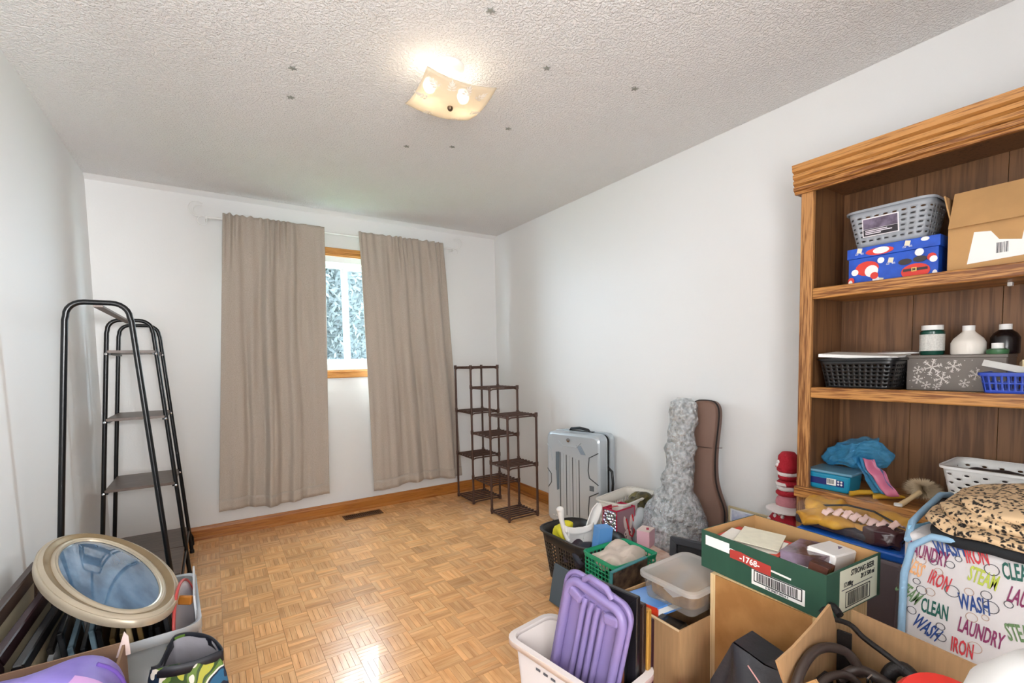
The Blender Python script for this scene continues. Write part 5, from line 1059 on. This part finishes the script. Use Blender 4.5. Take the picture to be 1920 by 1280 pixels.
B().tube([(0.0, -0.055, 0.31), (0.012, -0.06, 0.26), (0.022, -0.062, 0.215), (0.04, -0.064, 0.20), (0.058, -0.062, 0.22), (0.062, -0.06, 0.27), (0.05, -0.055, 0.325)], 0.0038, 8).build('rope_handle', M('red_rope', '#c01a28', 0.6), gft, smooth=1)
B().tube([(-0.04, 0.04, 0.36), (-0.02, 0.0, 0.375), (0.02, -0.01, 0.372), (0.045, 0.045, 0.36)], 0.0025, 8).build('rope_handle', M('red_rope'), gft, smooth=1)
wtb = basket('storage_basket', 'cream plastic basket behind the gift bag by the wall', 'basket', (2.06, 2.02, 0.0), 0.2, 0.36, 0.20, 0.40, M('cream_basket', '#dcd6cc', 0.4), 36, 8, lambda i, j: (0.5, 0.5) if j > 4 else None, taper=0.8, rad=0.04, rimw=0.012)
tag(B().blob((0, 0, 0), (0.16, 0.14, 0.10), 2.4, amp=0.03, ns=20).build('crumpled_fabric', M('olive_gold_cloth', '#6f6332', 0.35, color2='#2b2619', vscale=20), loc=(2.11, 1.965, 0.36), smooth=1), 'dark gold crumpled cloth in the cream basket', 'cloth')
tag(B().blob((0, 0, 0), (0.13, 0.10, 0.20), 2.4, amp=0.03, ns=14).build('plastic_bag', clear_plastic('white_film', '#dfe6ea', 0.6, 0.2, 0.5, 25), loc=(2.02, 1.885, 0.25), smooth=1), 'crumpled white plastic bag between gift bag and wrapped guitar', 'bag')
sg = thing('gift_carton', 'small pale pink box with red mark beside the gift bag', 'box', (1.865, 1.69, 0.0), 0.35)
B().box((0, 0, 0.165), (0.08, 0.07, 0.33)).build('box_body', M('pale_pink_card', '#c9a9a3', 0.6), sg, bevel=0.001); B().box((0, 0, 0.331), (0.08, 0.07, 0.003)).build('box_top', M('cream_pink_card', '#e3d0c8', 0.6), sg); B().box((0.0, -0.01, 0.3335), (0.03, 0.014, 0.001), (0, 0, 0.4)).build('red_mark', CRM, sg)
sb_ = thing('gift_carton', 'salmon pink box with cream lid in front of the gift bag', 'box', (1.79, 1.57, 0.0), -0.15, None, (0.0, 0, -0.15))
B().box((0, 0, 0.12), (0.17, 0.22, 0.24)).build('box_body', M('salmon_card', '#e09583', 0.6), sb_, bevel=0.001); B().box((0.012, 0, 0.2425), (0.15, 0.215, 0.004)).build('cream_top', M('cream_print_card', '#dfc6b8', 0.6, color2='#c9a08c', vscale=25), sb_)
tag(B().box((0, 0, 0.1), (0.08, 0.07, 0.20)).build('gift_carton', M('dusty_pink_card', '#b86f68', 0.6), loc=(1.745, 1.405, 0.0), rot=(0, 0, 0.2)), 'small dusty pink box left of the dark frame', 'box')
tag(B().blob((0, 0, 0), (0.10, 0.08, 0.07), 2.2, amp=0.02, ns=30).build('rope_bundle', M('tan_rope', '#a08757', 0.7, color2='#4a3c28', vscale=60), loc=(1.63, 1.40, 0.245), smooth=1), 'tan rope bundle beside the green crate cloth', 'rope')
tag(B().box((0, 0, 0.105), (0.12, 0.14, 0.21)).build('shoe_box', M('tan_box', '#9b7c58', 0.8), loc=(1.63, 1.40, 0.0)), 'tan box beneath the rope bundle', 'box')
df = pframe('picture_frame', 'charcoal rectangular picture frame leaning before the wrapped guitar', (1.88, 1.40, 0.0), (-0.12, 0, -1.25), 0.26, 0.34, 0.035, 0.022, M('charcoal_wood', '#3d4047', 0.5), M('dark_backing', '#1f2226', 0.5))

# black laundry basket with its contents
blk = basket('laundry_basket', 'large black slotted plastic basket on the floor by the suitcase', 'basket', (1.665, 1.985, 0), 0.02, 0.30, 0.46, 0.27, M('black_brown_plastic', '#211f1e', 0.4), 60, 9, lambda i, j: (0.5, 0.62) if i % 15 != 7 else None, shape='sq', taper=0.80, rad=0.10, rimw=0.012, rimdip=0.0, z0=0.12, z1=0.80)
tag(B().blob((0, 0, 0), (0.10, 0.11, 0.13), 2.6, amp=0.03, ns=14).build('yellow_cloth', M('lemon_cloth', '#dfd22c', 0.7, bump=0.2), loc=(1.61, 2.07, 0.25), smooth=1), 'crumpled lemon yellow cloth in the black basket', 'cloth')
tag(B().blob((0, 0, 0), (0.13, 0.20, 0.12), 2.6, amp=0.04, ns=14).build('dark_clothes', M('dark_mixed_cloth', '#3a2733', 0.6, color2='#1f4a48', vscale=16), loc=(1.585, 1.90, 0.185), smooth=1), 'dark purple and teal clothes in the black basket', 'clothes')
# white plastic seat with two arms lying in the basket
ws = thing('plastic_stool', 'off-white ribbed plastic child stool with two raised arms in the black basket', 'stool', (1.645, 1.965, 0.085), -0.35)
CWH = M('off_white_plastic', '#eceae6', 0.4)
B().grid(lambda u, v: Vector((-0.08 + 0.15 * u + 0.0 * v, -0.02 + 0.03 * math.sin(PI * u) , 0.03 + 0.19 * v + 0.004 * math.sin(v * 38))), 12, 40).build('ribbed_panel', CWH, ws, smooth=1, solid=0.006)
B().tube([(-0.075, -0.015, 0.16), (-0.09, 0.0, 0.20), (-0.105, 0.01, 0.27), (-0.11, 0.012, 0.325)], [0.012, 0.013, 0.014, 0.02], 12).build('arm', CWH, ws, smooth=1)
B().blob((-0.112, 0.012, 0.33), (0.042, 0.042, 0.036), nu=16, nv=10).build('arm_knob', CWH, ws, smooth=1)
def arm2(u, v):
    cx = 0.045 + 0.065 * v; w_ = 0.055 + 0.015 * math.sin(PI * v); z = 0.19 + 0.155 * v
    if v > 0.8: w_ *= math.sqrt(max(0.05, 1 - ((v - 0.8) / 0.2) ** 2))
    return Vector((cx + (u - 0.5) * w_, -0.0 + 0.02 * math.sin(PI * u) + 0.0 * v, z - 0.035 * (1 - u) * (1 - v)))
B().grid(arm2, 14, 30).build('arm', CWH, ws, smooth=1, solid=0.007)
B().grid(lambda u, v: Vector((-0.095 + 0.17 * u, -0.015 + 0.01 * v, 0.19 + 0.035 * v + 0.02 * (2 * u - 1) ** 2)), 14, 4).build('cross_rail', CWH, ws, smooth=1, solid=0.008)
tag(B().box((0, 0, 0.102), (0.012, 0.17, 0.19), (0, 0.2, 0)).build('hardcover_book', M('slate_blue_cover', '#51626e', 0.5), loc=(1.39, 1.80, -0.0)), 'slate blue book standing on the floor against the black basket', 'book')

# ------------------------------------------------------------------ white bin with purple lid and frames
BINM = M('cloudy_white_plastic', '#d9cfcb', 0.35, trans=0.0)
bn = thing('storage_bin', 'translucent white plastic bin holding a purple lid and dark frames', 'storage box', (0.832, 1.017, 0), 0.15)
b = B(); w0, d0, w1, d1, hh = 0.13, 0.31, 0.17, 0.375, 0.385
o0 = rrect(w0, d0, 0.03, 5); o1 = rrect(w1, d1, 0.035, 5); k = len(o0)
b.add([(x, y, 0.002) for x, y in o0] + [(x, y, hh) for x, y in o1], [(i, (i + 1) % k, (i + 1) % k + k, i + k) for i in range(k)] + [tuple(range(k))[::-1]]); b.build('bin_body', BINM, bn, smooth=40, solid=0.003)
b = B(); o2 = rrect(w1 + 0.035, d1 + 0.045, 0.045, 5)
b.add([(x, y, hh) for x, y in o1] + [(x, y, hh + 0.010) for x, y in rrect(w1 + 0.006, d1 + 0.006, 0.036, 5)] + [(x, y, hh + 0.008) for x, y in o2] + [(x, y, hh - 0.008) for x, y in o2], [(r_ * k + i, r_ * k + (i + 1) % k, (r_ + 1) * k + (i + 1) % k, (r_ + 1) * k + i) for r_ in range(3) for i in range(k)])
b.build('rim', BINM, bn, smooth=40, solid=0.002)
for q in ((-0.085, -0.03), (-0.085, -0.06), (-0.085, -0.09)): B().box((q[0] - 0.003, q[1] + 0.1, 0.345), (0.002, 0.016, 0.006)).build('embossed_text', M('grey_ink', '#55565c', 0.8), bn)
PUR = M('purple_plastic', '#8273a3', 0.38)
pl_ = thing('tote_cover', 'purple plastic tote cover with ribs standing upright in the white bin', 'cover', (0.818, 1.04, 0.10), 0, None, (0.20, 0.04, 0.15))
lw, lh_ = 0.235, 0.525
base = rrect(lw, lh_, 0.045, 6)
def plate(x0, x1, o_a, o_b, name, zc=0.26):
    b = B(); k = len(o_a); b.add([(x0, -a, c + zc) for a, c in o_a] + [(x1, -a, c + zc) for a, c in o_b], [(i, (i + 1) % k, (i + 1) % k + k, i + k) for i in range(k)] + [tuple(range(k))[::-1], tuple(k + i for i in range(k))]); return b.build(name, PUR, pl_, smooth=35, bevel=0.003, seg=2)
plate(0.012, 0.0, base, base, 'lid_plate')
# raised hoop around the edge with handle notch
def hoop(pts, r, nm): B().tube(pts, r, 10, closed=False).build(nm, PUR, pl_, smooth=1)
hp = rrect(lw - 0.04, lh_ - 0.05, 0.035, 5)
left = [(-0.008, -a, c + 0.26) for a, c in hp]
b = B(); b.tube(left, 0.0135, 10, closed=True); b.build('raised_hoop', PUR, pl_, smooth=1)
b = B(); b.tube([(-0.001, -a, c + 0.26) for a, c in rrect(lw - 0.004, lh_ - 0.004, 0.045, 6)], 0.007, 8, closed=True); b.build('lid_lip', PUR, pl_, smooth=1)
for k in range(4): y = 0.036 - k * 0.024; B().tube([(-0.001, y, 0.04), (-0.006, y, 0.06), (-0.006, y, 0.44), (-0.001, y, 0.465)], 0.0085, 10).build('rib', PUR, pl_, smooth=1)
for s_ in (-1, 1): B().box((-0.008, s_ * 0.066, 0.462), (0.024, 0.05, 0.03), (s_ * 0.25, 0, 0)).build('handle_block', PUR, pl_, bevel=0.008, seg=3)
B().tube([(-0.006, 0.05, 0.515), (-0.010, 0.03, 0.535), (-0.010, -0.03, 0.535), (-0.006, -0.05, 0.515)], 0.009, 10).build('handle_arch', PUR, pl_, smooth=1)
for lab, xo, yo, z0_, ww, hh_, bw_, mt in (('black wide picture frame right behind the purple lid', 0.030, -0.072, 0.06, 0.22, 0.545, 0.03, M('black_lacquer', '#17161a', 0.3)),
                                     ('second dark picture frame behind the purple lid, thin', 0.050, -0.078, 0.06, 0.22, 0.52, 0.02, M('espresso_wood', '#2a1c18', 0.35)),
                                     ('gold-brown wooden picture frame in the white bin', 0.068, -0.082, 0.05, 0.22, 0.51, 0.02, M('gold_brown_wood', '#a87b35', 0.35)),
                                     ('dark plum picture frame right of the gold-brown one in the bin', 0.086, -0.090, 0.05, 0.20, 0.475, 0.025, M('plum_wood', '#301820', 0.35))):
    ex_, ey_ = Vector((0.989, 0.149, 0)), Vector((-0.149, 0.989, 0)); c_ = Vector((0.832, 1.017, z0_)) + ex_ * xo + ey_ * yo
    pframe('picture_frame', lab, c_, (-0.03, 0, 0.15 - PI / 2), ww, hh_, bw_, 0.016, mt, M('dark_backing', '#1f2226', 0.5))
lowf = pframe('picture_frame', 'low brown and cream frame at the far side of the white bin', Vector((0.832, 1.017, 0.06)) + Vector((0.989, 0.149, 0)) * 0.052 + Vector((-0.149, 0.989, 0)) * -0.135, (0, 0, 0.15), 0.06, 0.40, 0.012, 0.016, M('rust_wood', '#8a5238', 0.4), M('cream_mat', '#cfc4a8', 0.6))

# ------------------------------------------------------------------ left foreground
# oval frame
ov = thing('picture_frame', 'champagne gold oval picture frame with domed blue glass lying on the frames', 'picture frame', (-0.328, 2.143, 0.525), 0, None, (0.206, 0.245, 0.431))
CHG = M('champagne_gold', '#cbbda6', 0.32, metal=0.35, var=0.18, vscale=5); CHD = M('brushed_bronze', '#9b8463', 0.4, metal=0.35, var=0.2, vscale=6)
A_, B_ = 0.176, 0.345
def ovring(prof, nm, m, n=96):
    b = B()
    for i in range(len(prof)): pass
    def f(u, v):
        k = v * (len(prof) - 1); i = min(len(prof) - 2, int(k)); t_ = k - i; s, z = prof[i][0] + (prof[i + 1][0] - prof[i][0]) * t_, prof[i][1] + (prof[i + 1][1] - prof[i][1]) * t_
        th = 2 * PI * u; return Vector(((A_ - s) * math.cos(th), (B_ - s * 1.15) * math.sin(th), z))
    b.grid(f, n, (len(prof) - 1), cu=True); return b.build(nm, m, ov, smooth=50)
ovring([(0.006, -0.022), (0.0, -0.018), (0.0, 0.002), (0.004, 0.006), (0.008, 0.005), (0.012, 0.010), (0.019, 0.013)], 'outer_moulding', CHG)
ovring([(0.019, 0.013), (0.026, 0.011), (0.034, 0.004), (0.040, 0.003)], 'cove_band', CHD)
ovring([(0.040, 0.003), (0.044, 0.008), (0.049, 0.010), (0.053, 0.006), (0.057, 0.007), (0.060, 0.001)], 'inner_moulding', CHG)
def dome(u, v):
    th = 2 * PI * u; r = v; return Vector(((A_ - 0.060) * r * math.cos(th), (B_ - 0.069) * r * math.sin(th), 0.018 * (1 - r * r) + 0.0))
DG = M('domed_blue_portrait', '#6f8fae', 0.06, color2='#3f5c78', vscale=7, coat=1.0, stretch=(2, 0.7, 1))
B().grid(dome, 72, 14, cu=True).build('domed_glass', DG, ov, smooth=1)
B().prism([((A_ - 0.01) * math.cos(2 * PI * k / 48), (B_ - 0.012) * math.sin(2 * PI * k / 48)) for k in range(48)], (0, 0, -0.016), (1, 0, 0), (0, 1, 0), 0.004).build('backing_board', M('dark_plum_board', '#352a35', 0.7), ov)

# clear bin under it
CB2 = clear_plastic('clear_bin_plastic', '#dfe4e8', 0.34, 0.18)
lb2 = thing('storage_bin', 'clear plastic bin full of small picture frames by the left wall', 'storage box', (-0.262, 2.085, 0), 0.06)
b = B(); w0, d0, w1, d1, hh = 0.30, 0.42, 0.345, 0.47, 0.39
o0 = rrect(w0, d0, 0.04, 5); o1 = rrect(w1, d1, 0.045, 5); k = len(o0)
b.add([(x, y, 0.002) for x, y in o0] + [(x, y, hh) for x, y in o1], [(i, (i + 1) % k, (i + 1) % k + k, i + k) for i in range(k)] + [tuple(range(k))[::-1]]); b.build('bin_body', CB2, lb2, smooth=40, solid=0.003)
b = B(); k = len(o1); oo = rrect(w1 + 0.02, d1 + 0.02, 0.05, 5)
def dz(x, y): return -0.03 if (y < -0.15 and -0.13 < x < -0.03) else 0.0
b.add([(x, y, hh + dz(x, y)) for x, y in o1] + [(x, y, hh + 0.004 + dz(x, y)) for x, y in oo] + [(x, y, hh - 0.028 + dz(x, y)) for x, y in oo], [(r_ * k + i, r_ * k + (i + 1) % k, (r_ + 1) * k + (i + 1) % k, (r_ + 1) * k + i) for r_ in range(2) for i in range(k)])
b.build('rim', clear_plastic('bin_rim_plastic', '#dfe6ec', 0.7, 0.25), lb2, smooth=40, solid=0.0025)
fr_cols = ['#3a3634', '#25282c', '#7b97a8', '#1d2126', '#7f9aa9', '#15181c', '#8f7448', '#a08556', '#b09a72', '#7a6038', '#1a1a1c', '#131316', '#202024']
fr_word = ['charcoal', 'slate black', 'pale blue', 'dark navy', 'light steel blue', 'jet black', 'dull gold', 'tan gold', 'straw gold', 'bronze', 'matte black', 'deep black', 'soft black']
pos_word = ['leftmost', 'second from left', 'third from left', 'fourth from left', 'fifth from left', 'sixth from left', 'seventh from left', 'eighth from left', 'ninth from left', 'fourth from right', 'third from right', 'second from right', 'rightmost']
for k in range(13):
    x = -0.405 + k * 0.0225; y = 2.03 + 0.018 * math.sin(k * 2.1)
    t_ = thing('small_frame', '%s small picture frame, %s in the clear bin' % (fr_word[k], pos_word[k]), 'picture frame', (x, y, 0.03), 0, 'small frames in the clear bin', (0.0, -0.10, 0.08))
    m_ = M('frame_paint_%d' % k if False else 'frame_paint_' + fr_word[k].replace(' ', '_'), fr_cols[k], 0.35)
    hg = 0.385 + 0.03 * math.sin(k * 1.7) - 0.01 * (k > 9)
    b = B(); b.box((0, 0, 0.01), (0.013, 0.24, 0.02)); b.box((0, 0, hg - 0.01), (0.013, 0.24, 0.02)); b.box((0, -0.11, hg / 2), (0.013, 0.02, hg)); b.box((0, 0.11, hg / 2), (0.013, 0.02, hg)); b.build('rails', m_, t_, bevel=0.002)
    B().box((0.002, 0, hg / 2), (0.006, 0.22, hg - 0.02)).build('backing', M('backing_brown', '#5d4936', 0.7), t_)
tag(B().box((0, 0, 0), (0.015, 0.16, 0.03), (0.1, 0.05, 1.1)).build('orange_frame_rail', M('orange_gilt', '#b5742c', 0.25, metal=0.4), loc=(-0.165, 2.01, 0.435), bevel=0.003), 'orange gilt moulding lying under the oval frame edge', 'frame piece')
# red-rimmed oval plate standing at right inside of bin
rp = thing('oval_plate', 'white oval plate with red rim standing at the right side of the clear bin', 'plate', (-0.125, 2.03, 0.29), 0, None, (0, PI / 2 - 0.06, -0.16))
RED2 = M('red_rim', '#b5433f', 0.4); PLW = M('plate_white', '#e4dadc', 0.25)
b = B(); b.grid(lambda u, v: Vector((0.185 * v * math.cos(2 * PI * u), 0.16 * v * math.sin(2 * PI * u), 0.010 * v ** 3)), 56, 8, cu=True); b.build('plate_dish', PLW, rp, smooth=1, solid=0.004)
b = B(); b.tube([(0.185 * math.cos(2 * PI * k / 56), 0.16 * math.sin(2 * PI * k / 56), 0.010) for k in range(56)], 0.005, 8, closed=True); b.build('red_edge', RED2, rp, smooth=1)
b = B()
for k in range(7): b.blob((0.05 * math.cos(k), -0.08 + 0.03 * k, -0.004), (0.05, 0.03, 0.004), nu=12, nv=6)
b.build('red_motif', M('rose_print', '#c0606a', 0.4), rp, smooth=1)
tag(B().box((0, 0, 0), (0.006, 0.30, 0.36), (0, -0.04, 0.03)).build('acrylic_sheet', clear_plastic('milky_sheet', '#e9edf2', 0.72, 0.25), loc=(-0.085, 2.12, 0.262)), 'milky plastic sheet standing beside the red rimmed plate', 'plastic sheet')

# tall dark frames against the left wall
for lab, loc_, rt, w_, h_, bw_, m in (('largest dark brown picture frame leaning nearest the left wall', (-0.565, 2.02, 0.0), (-0.05, 0, -PI / 2 + 0.02), 0.60, 0.56, 0.05, M('walnut_frame', '#3d2c25', 0.4)),
                                ('dark plum picture frame leaning second from the left wall', (-0.520, 1.98, 0.0), (-0.06, 0, -PI / 2), 0.55, 0.51, 0.045, M('plum_wood', '#301820', 0.35)),
                                ('black picture frame leaning third from the left wall, beside the bin', (-0.478, 1.97, 0.0), (-0.06, 0, -PI / 2), 0.52, 0.475, 0.04, M('black_lacquer', '#17161a', 0.3))):
    pframe('picture_frame', lab, loc_, rt, w_, h_, bw_, 0.022, m, M('cream_mat', '#cfc4a8', 0.6))
# carton with purple bag
lc = carton('cardboard_box', 'brown cardboard box with purple bag at the lower left corner', (-0.405, 1.42, 0), 0.0, 0.36, 0.42, 0.50, M('dim_card', '#8f7058', 0.85, var=0.1), 0.006)
pbag = thing('purple_bag', 'lavender purple padded bag in the lower left cardboard box', 'bag', (-0.355, 1.38, 0.42))
def purp(u, v):
    th = 2 * PI * u; ph = -PI / 2 + PI * v; p = 2.6
    def sp(x): return math.copysign(abs(x) ** (2 / p), x)
    q = Vector((0.15 * sp(math.cos(ph)) * sp(math.cos(th)), 0.165 * sp(math.cos(ph)) * sp(math.sin(th)), 0.135 * sp(math.sin(ph)) + 0.02)); return q + noise.noise_vector(q * 9) * 0.018
B().grid(purp, 56, 30, cu=True).build('bag_body', M('lavender_satin', '#7a69bd', 0.45, color2='#9a8bd6', vscale=6, bump=0.15, bscale=12), pbag, smooth=1)
B().grid(lambda u, v: purp(0.93 + 0.045 * u, 0.5 + 0.36 * v) * 1.012, 4, 16).build('pink_stripe', M('pink_lilac', '#c79ad0', 0.5), pbag, smooth=1)
B().tube([purp(0.04, v / 20) * 1.01 for v in range(8, 17)], 0.005, 8).build('purple_piping', M('deep_lilac', '#6b4fa8', 0.5), pbag, smooth=1)
tag(B().prism([(0, 0), (0.03, 0), (0.028, 0.05), (0.02, 0.065)], (0, 0, 0), (1, 0, 0), (0, 0, 1), 0.003).build('paper_corner', M('pale_pink_paper', '#e0cdc8', 0.7), loc=(-0.245, 1.61, 0.47)), 'pointed pale pink paper corner above the purple bag', 'paper')
tag(B().box((0, 0, 0), (0.02, 0.10, 0.16)).build('red_folder', M('coral_folder', '#e0505a', 0.5), loc=(-0.178, 1.42, 0.40)) if False else B().box((0, 0, 0.22), (0.015, 0.12, 0.44)).build('red_folder', M('coral_folder', '#e0505a', 0.5), loc=(-0.205, 1.36, 0.0)), 'coral red folder standing beside the purple bag', 'folder')

# open tote bag with leaf print
tb2 = thing('tote_bag', 'open shopping tote bag with blue and green leaf print and black hem', 'bag', (-0.085, 1.60, 0), 0.0)
rim = [(-0.04, 0.14, 0.425), (0.0, 0.115, 0.43), (0.045, 0.06, 0.428), (0.072, -0.02, 0.422), (0.058, -0.035, 0.425), (0.01, -0.045, 0.425), (-0.045, -0.045, 0.43), (-0.085, -0.02, 0.43), (-0.075, 0.05, 0.40), (-0.055, 0.11, 0.42)]
NR = len(rim)
def crv(u, dz=0, sc=1.0):
    k = (u % 1.0) * NR; i = int(k) % NR; f = k - int(k)
    p0, p1, p2, p3 = (Vector(rim[(i + j) % NR]) for j in (-1, 0, 1, 2))
    q = 0.5 * ((2 * p1) + (-p0 + p2) * f + (2 * p0 - 5 * p1 + 4 * p2 - p3) * f ** 2 + (-p0 + 3 * p1 - 3 * p2 + p3) * f ** 3); return q
def tbf(u, v):
    q = crv(u); s = 1 + (0.15 + 0.75 * max(0, -q.y) * 8 * 0.5 + 0.2 * max(0, q.x) * 8) * math.sin(PI * min(1, v * 1.05)) ** 0.7 * (1 - v * 0.3); r_ = Vector((q.x * s, q.y * s, q.z * v)); r_ += noise.noise_vector(Vector((q.x * 16, q.y * 16, v * 4))) * 0.02 * (1 - 0.4 * v); r_.z = max(0.003, r_.z); return r_
def leafmat():
    m = bpy.data.materials.new('leaf_print'); m.use_nodes = True; t = m.node_tree; b = t.nodes['Principled BSDF']; b.inputs['Roughness'].default_value = 0.35
    tc = t.nodes.new('ShaderNodeTexCoord'); n = t.nodes.new('ShaderNodeTexNoise'); n.inputs['Scale'].default_value = 13; n.inputs['Detail'].default_value = 1.5; n.inputs['Distortion'].default_value = 0.6; t.links.new(tc.outputs['Object'], n.inputs[0])
    r = t.nodes.new('ShaderNodeValToRGB'); t.links.new(n.outputs[0], r.inputs[0]); r.color_ramp.interpolation = 'CONSTANT'
    r.color_ramp.elements[0].position = 0; r.color_ramp.elements[0].color = (*hx('#1e5f84'), 1)
    for p_, c_ in ((0.42, '#14283f'), (0.48, '#dcd8ce'), (0.53, '#5d7a34'), (0.58, '#2f4a26'), (0.64, '#a8a83e'), (0.7, '#2d86a8')): e = r.color_ramp.elements.new(p_); e.color = (*hx(c_), 1)
    t.links.new(r.outputs[0], b.inputs['Base Color']); return m
LEAFM = leafmat(); LIN2 = M('bag_lining', '#9d9aa0', 0.5, bump=0.2, bscale=30)
bo = B().grid(tbf, 90, 26, cu=True).build('bag_body', LEAFM, tb2, smooth=1)
B().grid(lambda u, v: tbf(u, 0.05 + 0.95 * v) * 0.975 + Vector((0, 0, 0.004)), 90, 20, cu=True).build('lining', LIN2, tb2, smooth=1)
B().grid(lambda u, v: crv(u) * (1.004) + Vector((0, 0, -0.028 + 0.030 * v)), 90, 2, cu=True).build('black_hem', M('navy_black_tape', '#10141f', 0.5), tb2, smooth=1, solid=0.003)

pframe('picture_frame', 'small brown frame with tan backing at the left edge beside the cardboard box', (-0.545, 1.79, 0.0), (-0.02, 0, -PI / 2 + 0.05), 0.22, 0.40, 0.03, 0.022, M('walnut_frame'), M('tan_backing', '#b08a6c', 0.8))
